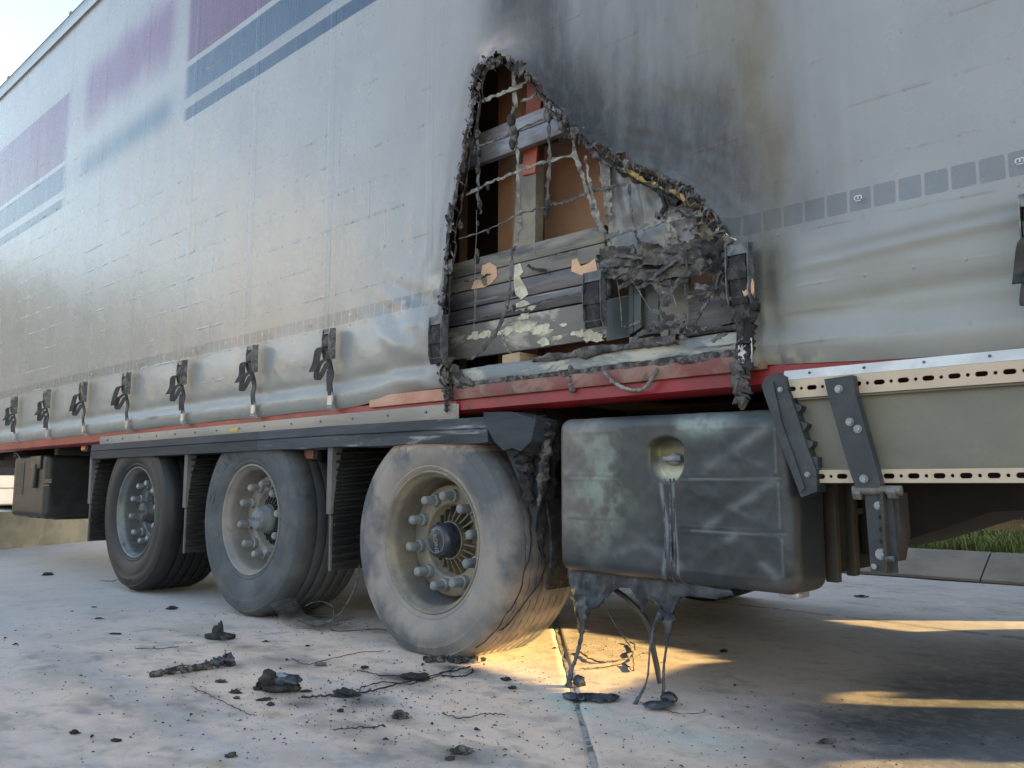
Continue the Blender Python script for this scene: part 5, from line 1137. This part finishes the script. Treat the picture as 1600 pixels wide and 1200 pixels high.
drip([(-1.541,0.285),(-1.572,0.241),(-1.581,0.169),(-1.576,0.068),(-1.592,0.015),(-1.608,-0.034)], [.03, .02, .0, -.03, -.06, -.08], [.020, .006, .003, .003, .006, .008])
hose = MB(); hose.tube(spline(p3([(-1.789,0.324),(-1.726,0.290),(-1.674,0.248),(-1.649,0.202),(-1.633,0.130),(-1.610,0.033)], .10), 8), [.008]*48+[.010], 10) if False else hose.tube(spline(p3([(-1.789,0.324),(-1.726,0.290),(-1.674,0.248),(-1.649,0.202),(-1.633,0.130),(-1.610,0.033)], .10), 8), .010, 10)
hose.obj('hanging_hose', M['plastic'], T)
b_ = MB(); b_.tube(spline(p3([(-1.866,0.286),(-1.825,0.223),(-1.784,0.173),(-1.743,0.134)], .12), 6), .002, 5); b_.obj('hanging_wire', M['ash_dark'], T)
b_ = MB(); b_.bbox(-1.14, -1.08, .02, .10, .365, .385, .004); b_.obj('tank_drain', M['hook'], tank)

# ------------------------------------------------------------------ side underrun guard at the right
slotted('guard_rail', -1.075, 46, .0625, .946, 1.000, -.030, -.024, M['guard_rail'])
slotted('guard_rail', -1.000, 45, .0625, .701, .737, -.030, -.024, M['guard_rail'], sh_=.014)
b_ = MB(); b_.prism([(-.0305, 1.0005), (-.012, 1.030), (.03, 1.034), (.03, 1.004)], -1.08, 2.0, 'x'); b_.obj('guard_rail_top', M['guard_top'], T)
for i in range(12): b_ = MB(); b_.cyl((-1.0+i*.155, -.021, 1.0165), (0, -.84, .54), .004, .003, 8); b_.obj('guard_bolt', M['buckle_burnt'], T)
b_ = MB(); b_.box(-1.06, 1.95, -.008, -.004, .737, .946); b_.obj('guard_panel', M['guard'], T)
b_ = MB(); b_.box(-1.04, 1.95, -.023, .03, .940, .9455); b_.box(-1.0, 1.95, -.023, .03, .7375, .742); b_.box(-1.0, 1.95, -.0235, -.004, .70, .7055); b_.obj('guard_flange', M['guard'], T)
CP = [(-1.135,0.987),(-1.120,1.011),(-1.088,1.023),(-1.063,1.009),(-1.053,0.964),(-1.034,0.910),(-1.019,0.858),(-1.003,0.799),(-0.981,0.739),(-0.980,0.677),(-1.027,0.660),(-1.048,0.718),(-1.072,0.783),(-1.096,0.862),(-1.119,0.934)]
b_ = MB(); b_.prism(CP, -.052, .01); cb = b_.obj('guard_end_bracket', M['steel_black'], T, autos=25)
CI = [(-1.115,0.987),(-1.096,0.997),(-1.074,0.875),(-1.043,0.782),(-1.013,0.687),(-1.025,0.673),(-1.059,0.760),(-1.087,0.839)]
b_ = MB(); b_.prism(CI, -.058, -.0525); b_.obj('bracket_rib', M['steel_black'], cb)
for i, tp in enumerate([[(-1.050,0.934),(-1.018,0.920),(-1.021,0.909),(-1.038,0.896)], [(-1.035,0.883),(-1.003,0.868),(-1.006,0.859),(-1.023,0.840)], [(-1.020,0.829),(-0.989,0.817),(-0.991,0.806),(-1.011,0.788)], [(-1.007,0.778),(-0.978,0.773),(-0.979,0.736),(-0.998,0.736)]]):
    b_ = MB(); b_.prism(tp, -.045, -.012); b_.obj('bracket_tooth', M['steel_black'], cb)
def bolt(p, y, r=.010, m='bolt', parent=T):
    b_ = MB(); b_.cyl((p[0], y, p[1]), (0, -1, 0), r, .008, 6); b_.cyl((p[0], y, p[1]), (0, -1, 0), r*1.35, .002, 20); return b_.obj('bolt', M[m], parent)
bolt([(-1.076,0.971)][0], -.053, .006, parent=cb); bolt([(-1.005,0.724)][0], -.053, .006, parent=cb)
AP = [(-0.940,0.989),(-0.862,0.994),(-0.857,0.948),(-0.836,0.854),(-0.817,0.768),(-0.802,0.697),(-0.811,0.675),(-0.865,0.681),(-0.877,0.717),(-0.897,0.796),(-0.918,0.885),(-0.934,0.954)]
b_ = MB(); b_.prism(AP, -.066, -.032); arm = b_.obj('support_arm', M['steel_black'], T, autos=25)
for q_ in [(-0.900,0.958),(-0.874,0.866),(-0.854,0.846),(-0.844,0.712)]: bolt(q_, -.0665, .0085, parent=arm)
b_ = MB(); b_.cyl([(-0.878,0.681)][0][:1]+(-.055,)+[(-0.878,0.681)][0][1:], (1, 0, 0), .013, .125, 16)
b_.cyl((-.875, -.055, .672), (1, 0, 0), .018, .02, 6); b_.cyl((-.785, -.055, .676), (1, 0, 0), .018, .02, 6); b_.obj('pivot_bolt', mat('pivot_rusty', (.16, .15, .14), (.10, .09, .08), 30, rough=.6), T)
LP = [(-0.848,0.678),(-0.778,0.685),(-0.774,0.575),(-0.775,0.468),(-0.842,0.462),(-0.845,0.572)]
b_ = MB(); b_.prism(LP, -.056, -.046); leg = b_.obj('folding_leg', M['steel_black'], T, autos=25)
b_ = MB(); q_ = [(-0.800,0.678),(-0.792,0.678),(-0.791,0.470),(-0.798,0.469)]; b_.prism(q_, -.080, -.0565); b_.prism([(-0.796,0.674),(-0.766,0.675),(-0.764,0.565),(-0.779,0.496),(-0.799,0.491)], -.045, .03); b_.obj('leg_flange', M['steel_brown'], leg)
for q_, r in zip([(-0.814,0.641),(-0.813,0.514)], (.008, .011)): bolt(q_, -.0565, r, parent=leg)
for q_ in [(-0.809,0.611),(-0.809,0.579),(-0.809,0.547)]: b_ = MB(); b_.cyl((q_[0], -.0566, q_[1]), (0, -1, 0), .006, .0012, 14); b_.obj('adjust_hole', M['dark'], leg)
b_ = MB(); b_.cyl((-.83, -.0565, .482), (0, -1, 0), .008, .01, 6); b_.obj('leg_nut', M['bolt'], leg)
b_ = MB(); b_.cyl((-.795, -.075, .505), (1, 0, 0), .008, .02, 6); b_.obj('leg_nut', M['buckle_burnt'], leg)

# ------------------------------------------------------------------ wire mesh strip and cable by the middle wheel
wm = thing('wire_mesh_strip', [(-4.033,0.311)][0]+(0,), 'curled strip of burnt wire mesh with a trailing wire beside the middle wheel', 'wire mesh')
base = spline([(-3.95, .02, .05), (-3.86, -.02, .085), (-3.74, -.05, .06), (-3.64, -.06, .012), (-3.50, -.02, .008), (-3.40, .05, .02)], 7)
wd_ = Vector((.35, .75, .35)).normalized(); b_ = MB()
for k in range(11): b_.tube([p+wd_*(.010*k)+Vector((0, 0, .004*math.sin(k*1.3))) for p in base], .0011, 4)
for p in base: b_.tube([p, p+wd_*.05+Vector((0, 0, .004)), p+wd_*.10], .0011, 4)
b_.obj('mesh_wires', M['ash_dark'], wm)
b_ = MB(); b_.tube(spline([(-3.36, .16, .33), (-3.345, .12, .20), (-3.38, .06, .08), (-3.47, .01, .022), (-3.56, .01, .018), (-3.64, .0, .03)], 8), .0055, 8); b_.obj('cable', M['ash_dark'], wm)
b_ = MB(); b_.tube(spline([(-3.62, .03, .10), (-3.52, .03, .13), (-3.42, .04, .12), (-3.34, .0, .085), (-3.27, -.05, .03)]+[(p[0], p[1], .006) for p in [(-3.246,0.223),(-2.962,0.089),(-2.854,0.090),(-2.650,0.055)]], 6), .0022, 6); b_.obj('wire', M['char'], wm)

# ------------------------------------------------------------------ burnt debris on the ground
def piece(pt, size, seed, label, m='char_dark', rough=.6, rot=0., sub=3, name='burnt_fragment', lift=.25, group='burnt fragments scattered on the concrete'):
    o = clump(name, (pt[0], pt[1], size[2]*lift), (size[0]*.6, size[1]*.65, size[2]*.7), seed, M[m], None, 3, 1.25, rot=rot, freq=2.6); tag(o, label, 'burnt debris', group); return o
# upright jagged piece
q = [(-3.615,-0.417)][0]; t = thing('burnt_fragment', (q[0], q[1], 0), 'small upright jagged charred piece, farthest of the larger fragments in front of the middle wheel', 'burnt debris', 'burnt fragments scattered on the concrete')
clump('base', (q[0], q[1], .01), (.062, .03, .014), 601, M['char_dark'], t, rough=.7, rot=.7); clump('spike', (q[0]-.01, q[1], .032), (.014, .012, .034), 602, M['char_dark'], t, rough=.8); clump('spike', (q[0]-.035, q[1]-.01, .026), (.012, .012, .022), 603, M['char_dark'], t, rough=.8)
# long torn strip
q0, q1 = [(-3.098,-0.962)][0], [(-3.060,-0.664)][0]; A0, A1 = Vector((*q0, .008)), Vector((*q1, .014)); t = thing('torn_strip', (*q0, 0), 'long torn strip of burnt grey material lying on the concrete in front of the wheels', 'burnt debris')
hang('strip', [A0, A0.lerp(A1, .3)+Vector((.0, .0, .004)), A0.lerp(A1, .6), A0.lerp(A1, .75)], M['char'], (.012, .014), 605, .5, parent=t)
hang('strip_end', [A0.lerp(A1, .65), A0.lerp(A1, .8)+Vector((0, 0, .010)), A0.lerp(A1, .92)+Vector((0, 0, .012)), A1], M['melt'], (.012, .020), 606, .5, parent=t)
b_ = MB(); b_.tube(spline([A0.lerp(A1, .1), A0.lerp(A1, .2)+Vector((-.02, .03, .01)), A0.lerp(A1, .35)+Vector((-.01, .03, .012)), A0.lerp(A1, .5)], 6), .0022, 5, jit=.3); b_.obj('fibre', M['char'], t)
# rubber clump with grey foil
q = [(-2.575,-0.756)][0]; t = thing('melted_lump', (q[0], q[1], 0), 'largest charred lump, holding a scrap of grey foil, in front of the middle wheel', 'burnt debris')
r_dir = Vector((.73, .68, 0))
def at(q, r, u): return (q[0]+r_dir.x*r, q[1]+r_dir.y*r, u)
clump('lump', at(q, .01, .012), (.062, .026, .018), 610, M['char_dark'], t, rough=.4, rot=.75); clump('lump', at(q, -.035, .042), (.026, .026, .030), 611, M['char_dark'], t, rough=.5); clump('lump', at(q, .03, .036), (.042, .028, .018), 612, M['melt'], t, rough=.6, rot=.7)
clump('foil', at(q, .012, .048), (.024, .018, .010), 613, mat('grey_foil', (.25, .28, .31), (.17, .19, .22), 20, rough=.35), t, rough=.7)
items = [((405, 1077), (.024, .020, .022), 'small round charred nugget just left of the foil lump', 'char_dark'), ((345, 1066), (.030, .014, .008), 'small flat charred flake below the torn strip', 'char'),
 ((368, 1083), (.024, .012, .010), 'brownish burnt crumb between the torn strip and the foil lump', 'char'), ((370, 1092), (.014, .010, .007), 'tiny burnt crumb under the brownish one', 'char'), ((540, 1088), (.050, .022, .020), 'elongated charred lump with fibres right of the foil lump', 'char_dark'),
 ((501, 1040), (.030, .014, .012), 'small grey burnt fragment on a thin wire, behind the foil lump', 'char'), ((413, 1094), (.030, .010, .007), 'thin black sliver right under the foil lump', 'char_dark'), ((478, 1081), (.024, .009, .006), 'black sliver between foil lump and elongated lump', 'char_dark'),
 ((625, 1122), (.034, .022, .018), 'spiky charred clump below the burnt wheel', 'char'), ((722, 1176), (.036, .016, .012), 'charred flake nearest the bottom edge of the photo', 'char'), ((703, 1187), (.014, .010, .007), 'small charred crumb at the bottom edge', 'char_dark'),
 ((650, 1062), (.07, .020, .018), 'long black smear of melted rubber in front of the burnt wheel', 'char_dark'), ((1131, 1019), (.020, .014, .010), 'tiny black piece in shade right of the sunlit patch', 'char_dark'), ((1292, 1160), (.038, .010, .008), 'dark stick lying on the bare concrete at lower right', 'char'),
 ((1346, 933), (.050, .016, .012), 'dark stick near the kerb under the truck', 'char'), ((75, 899), (.050, .022, .020), 'dark crumb cluster far left near the rearmost wheel', 'char_dark'), ((268, 952), (.034, .018, .014), 'small dark piece between the two rear wheels', 'char_dark'),
 ((182, 991), (.036, .010, .006), 'thin sliver at left on bare concrete', 'char_dark'), ((155, 967), (.03, .018, .006), 'pale brown flake at left', 'char'), ((116, 1146), (.016, .012, .008), 'lone dark crumb at lower left', 'char_dark'), ((182, 1158), (.018, .010, .006), 'second lone crumb at lower left', 'char_dark'),
 ((147, 949), (.020, .008, .005), 'tiny sliver left of the rearmost wheel', 'char_dark'), ((790, 1063), (.02, .012, .010), 'crumb near the sunlit patch', 'char_dark'), ((800, 1076), (.018, .012, .008), 'crumb below the sunlit patch', 'char'), ((360, 1182), (.02, .012, .008), 'dark crumb on the yellow stain', 'char_dark'),
 ((532, 1112), (.012, .010, .009), 'black bead below the elongated lump', 'char_dark'), ((570, 1044), (.018, .010, .008), 'crumb on the rubber smear', 'char_dark'), ((480, 1010), (.012, .008, .006), 'crumb behind the wire fragment', 'char_dark'), ((423, 1102), (.016, .010, .008), 'crumb below the black sliver', 'char_dark')]
for i, ((px_, sz, lab, mm), g_) in enumerate(zip(items, [(-2.646,-0.786),(-2.837,-0.826),(-2.657,-0.868),(-2.585,-0.903),(-2.352,-0.641),(-2.809,-0.429),(-2.504,-0.850),(-2.499,-0.697),(-2.020,-0.682),(-1.650,-0.777),(-1.632,-0.837),(-2.362,-0.329),(-1.799,0.868),(-0.988,-0.040),(-2.019,2.975),(-7.027,-0.032),(-4.647,-0.167),(-4.076,-0.694),(-4.597,-0.574),(-2.570,-1.407),(-2.411,-1.355),(-5.040,-0.435),(-2.120,-0.116),(-2.021,-0.189),(-2.064,-1.206),(-2.209,-0.762),(-2.648,-0.340),(-3.175,-0.250),(-2.433,-0.870)])):
    piece(g_, sz, 620+i, lab, mm, .75, rot=.75+rng.uniform(-.4, .4), sub=2)
q = [(-1.731,-0.127)][0]; t = thing('melted_puddle', (q[0], q[1], 0), 'dark melted plastic splash on the slab joint under the left drip', 'melted plastic')
for k in range(5): clump('blob', at(q, -.05+.028*k, .012-.001*k), (.038, .026, .008), 660+k, M['melt'], t, rough=.7, rot=.5*k)
q = [(-1.875,-0.003)][0]; clump('blob', (q[0], q[1], .016), (.022, .016, .018), 666, M['melt'], t, rough=.5)
q = [(-1.507,-0.066)][0]; t = thing('melted_puddle', (q[0], q[1], 0), 'glossy black bead of plastic under the middle drips', 'melted plastic'); clump('blob', (q[0], q[1], .014), (.046, .030, .010), 667, M['melt'], t, rough=.35, rot=.9)
q = [(-1.509,-0.005)][0]; t = thing('melted_puddle', (q[0], q[1], 0), 'round black bead of plastic under the rightmost drip', 'melted plastic'); clump('blob', (q[0], q[1], .022), (.026, .022, .018), 668, M['melt'], t, rough=.35)
q = [(-2.508,0.013)][0]; t = thing('rubber_crumbs', (q[0], q[1], 0), 'pile of charred crumbs pressed against the foot of the burnt wheel', 'burnt debris')
for k in range(34): clump('crumb', at((q[0]+rng.uniform(-.01, .05), q[1]-.02+rng.uniform(-.05, .03)), rng.uniform(-.10, .10), .008), (rng.uniform(.008, .018),)*2+(rng.uniform(.006, .014),), 700+k, M[('char', 'char_dark')[k % 2]], t, sub=1, rough=.8)
def gwire(pts, r, lab, z=.004, m='char_dark', jit=.4, seed=0):
    rd = random.Random(seed); P = spline([(p[0], p[1], z) for p in pts], 8); P = [p+Vector((rd.uniform(-1, 1)*.004, rd.uniform(-1, 1)*.004, rd.uniform(0, 1)*.004)) for p in P]
    b_ = MB(); b_.tube(P, r, 5, jit=jit, rnd=rd); o = b_.obj('burnt_wire', M[m]); tag(o, lab, 'wire', 'burnt wires on the concrete'); return o
gwire([(-2.425,-0.765),(-2.383,-0.670),(-2.333,-0.577),(-2.338,-0.436),(-2.345,-0.313),(-2.353,-0.181),(-2.354,-0.065)], .0030, 'long frayed wire running from the elongated lump to the burnt wheel', seed=1)
gwire([(-2.391,-0.560),(-2.400,-0.443),(-2.306,-0.406),(-2.326,-0.268),(-2.383,-0.121)], .0022, 'second frayed wire beside the long one in front of the burnt wheel', seed=2)
gwire([(-2.324,-0.239),(-2.267,-0.213),(-2.270,-0.146),(-2.317,-0.090)], .0030, 'hooked wire end under the burnt wheel', seed=3)
gwire([(-2.613,-0.396),(-2.561,-0.390),(-2.477,-0.382),(-2.425,-0.305)], .0018, 'thin curved wire above the black smear', seed=4)
gwire([(-6.348,0.087),(-6.240,0.134),(-6.385,0.274)], .0022, 'thin wire beside the rearmost wheel', seed=5)
gwire([(-3.650,-0.789),(-3.557,-0.721),(-3.552,-0.640)], .0016, 'hair thin wire at left behind the torn strip', seed=6)
gwire([(-2.832,-0.935),(-2.661,-0.952),(-2.556,-0.963),(-2.409,-0.978),(-2.336,-0.977)], .0014, 'curling thread between torn strip and lower left stain', seed=7, m='char')
gwire([(-2.995,-0.442),(-2.856,-0.473),(-2.850,-0.404),(-2.881,-0.197),(-2.824,-0.109)], .0014, 'thin wire behind the small grey fragment', seed=8)
gwire([(-2.232,0.446),(-2.069,0.342),(-2.014,0.394),(-2.017,0.507),(-2.125,0.694),(-2.198,0.764)], .0030, 'bent wire on the sunlit patch, behind the drips', seed=9, m='char')
gwire([(-2.024,0.184),(-1.982,0.268),(-1.953,0.372),(-1.862,0.306),(-2.071,0.596)], .0022, 'straight wire on the sunlit patch, before the bent one', seed=10, m='char')
gwire([(-1.950,-0.578),(-1.872,-0.571),(-1.850,-0.485),(-1.798,-0.455)], .0016, 'thin fibre on the concrete below the burnt wheel', seed=11)
gwire([(-2.048,-0.903),(-2.015,-0.838),(-1.972,-0.780)], .0016, 'faint fibre at lower middle of the concrete', seed=12)
gwire([(-1.586,-0.056),(-1.447,-0.088),(-1.382,-0.047),(-1.387,0.007)], .0014, 'thin fibre right of the black beads', seed=13, m='char')
# fine crumbs
V = []; F_ = []; rg = random.Random(9)
cent = [(-3.873,0.246),(-3.500,0.108),(-2.368,-0.167),(-2.352,-0.424),(-2.477,-0.780),(-2.211,-0.693),(-1.895,-0.726),(-2.010,-0.653),(-2.224,0.544),(-1.288,-0.241),(-2.979,-0.738),(-2.947,-1.104),(-1.807,-0.556),(-1.066,-0.034)]; wts = [.30, .25, .3, .25, .35, .3, .5, .35, .2, .35, .5, .6, .4, .4]
for i in range(3200):
    if rg.random() < .72:
        c = rg.randrange(len(cent)); x, y = cent[c][0]+rg.gauss(0, wts[c]), cent[c][1]+rg.gauss(0, wts[c]*.6)
    else: x, y = rg.uniform(-5, -.4), rg.uniform(-1.35, .4)
    if y > 1.2 or y < -2: continue
    s = .0009+.0028*rg.random()**3; 
    if rg.random() < .03: s *= 2.2
    n = len(V); a = rg.uniform(0, PI); el = rg.uniform(1, 2.6); c_, s_ = math.cos(a), math.sin(a)
    for (u, v_, w_) in ((-1, -.6, 0), (1, -.5, 0), (.2, 1, 0), (0, 0, 1.1)):
        V.append((x+s*(u*el*c_-v_*s_), y+s*(u*el*s_+v_*c_), .0015+s*w_))
    F_ += [(n, n+1, n+3), (n+1, n+2, n+3), (n+2, n, n+3)]
grit = mobj('grit', V, F_, M['char_dark']); tag(grit, 'fine black crumbs of soot and rubber strewn over the concrete', 'grit'); grit['kind'] = 'stuff'

# ------------------------------------------------------------------ added light blockers, a dark screen and tower (outside the picture: they shade and reflect)
SUNK = math.tan(SUN_EL)*math.hypot(*SUN_AZ)/SUN_AZ[1]
holes = [[(p[0]+(5-p[1])*1.0435, (5-p[1])*SUNK) for p in poly] for poly in (  # sun patch outlines projected back along the rays, cut as openings
  [(-2.840,0.266),(-2.703,0.853),(-2.362,0.821),(-1.952,0.762),(-1.730,0.692),(-1.797,0.549),(-1.798,0.337),(-1.775,0.142),(-1.762,-0.007),(-1.819,-0.108),(-2.165,-0.035),(-2.358,-0.038)]+[(-2.75, .02), (-3.2, .9)],
  [(-1.824,1.964),(-0.830,2.838),(-0.796,2.611),(-1.015,2.357),(-1.236,2.127),(-1.387,1.914),(-1.607,1.903)],
  [(-1.150,0.373),(-1.163,0.449),(-1.162,0.554),(-1.078,0.644),(-1.058,0.616),(-1.057,0.526),(-0.700,0.827),(-0.244,1.231),(-0.237,1.102),(-0.678,0.720),(-0.981,0.478)],
  [(-0.914,-0.225),(-0.883,-0.143),(-0.707,0.035),(-0.675,0.025),(-0.442,0.263),(-0.420,0.118),(-0.641,-0.100),(-0.862,-0.277)])]
blocker = thing('sun_blocker', (6, 6.0, .15), 'added, unseen lorry parked beyond the kerb, outside the picture to the right', 'light_blocker')  # unseen, added to block the sun except through the cut openings
st = .012; xs_ = np.arange(-1.2, 9.5, st); zs_ = np.arange(.0, 2.42, st); X, Z = np.meshgrid(xs_, zs_, indexing='ij'); n_ = X.shape[1]; X = X.ravel(); Z = Z.ravel()
a = np.arange(len(xs_)-1)[:, None]*n_; b = np.arange(n_-1)[None]; q = (a+b).ravel(); Q = np.stack([q, q+n_, q+n_+1, q+1], -1); cx, cz = X[Q].mean(1), Z[Q].mean(1); k = np.ones(len(Q), bool)
for h_ in holes: k &= ~inpoly(cx, cz, h_)
npobj('side_skirt', np.stack([X, X*0+5.0, Z], -1), Q[k], M['steel_black'], blocker, False)  # not a vehicle part: the added sheet that shapes the sun patches
b_ = MB(); b_.bbox(-1.2, 9.5, 4.99, 7.4, 2.41, 4.2, .03); b_.obj('body', M['steel_black'], blocker)
wh = thing('horizon_screen', (-35, -40, 0), 'added, unseen dark warehouse behind the photographer, outside the picture', 'reflection screen')  # unseen, added so the tarpaulin mirrors a darker horizon
b_ = MB(); b_.box(-75, 5, -62, -50, 0, 15.0); b_.box(-75, -62, -50, 6, 0, 15.0); b_.obj('wall', mat('screen_dark', (.035, .048, .066), (.045, .06, .08), .3), wh)
blocker2 = thing('sun_blocker', (2, 11, .15), 'second added, unseen lorry farther off beyond the kerb, outside the picture', 'light_blocker')  # unseen, added to stop sun leaking in behind the wheels
b_ = MB(); b_.bbox(-4.5, 6.2, 11, 13.4, .15, 4.0, .03); b_.obj('body', M['steel_black'], blocker2)
tw = thing('glow_reflector', (-38, -21.4, 0), 'added, unseen pale tower standing behind the photographer, mirrored in the tarpaulin', 'glow_reflector')  # unseen, added to put a warm mirrored glow on the tarpaulin
ax = math.radians(-148); c = Vector((-3.8, 0, 0))+Vector((math.cos(ax), math.sin(ax), 0))*42
b_ = MB(); b_.bbox(-1.9, 1.9, -2, 2, 0, 16.5, .1); rot = Matrix.Rotation(ax+PI/2, 3, 'Z'); b_.v = [tuple(rot @ Vector(v)+c) for v in b_.v]
b_.obj('reflector_block', mat('reflector_pale', (.62, .58, .52)), tw)
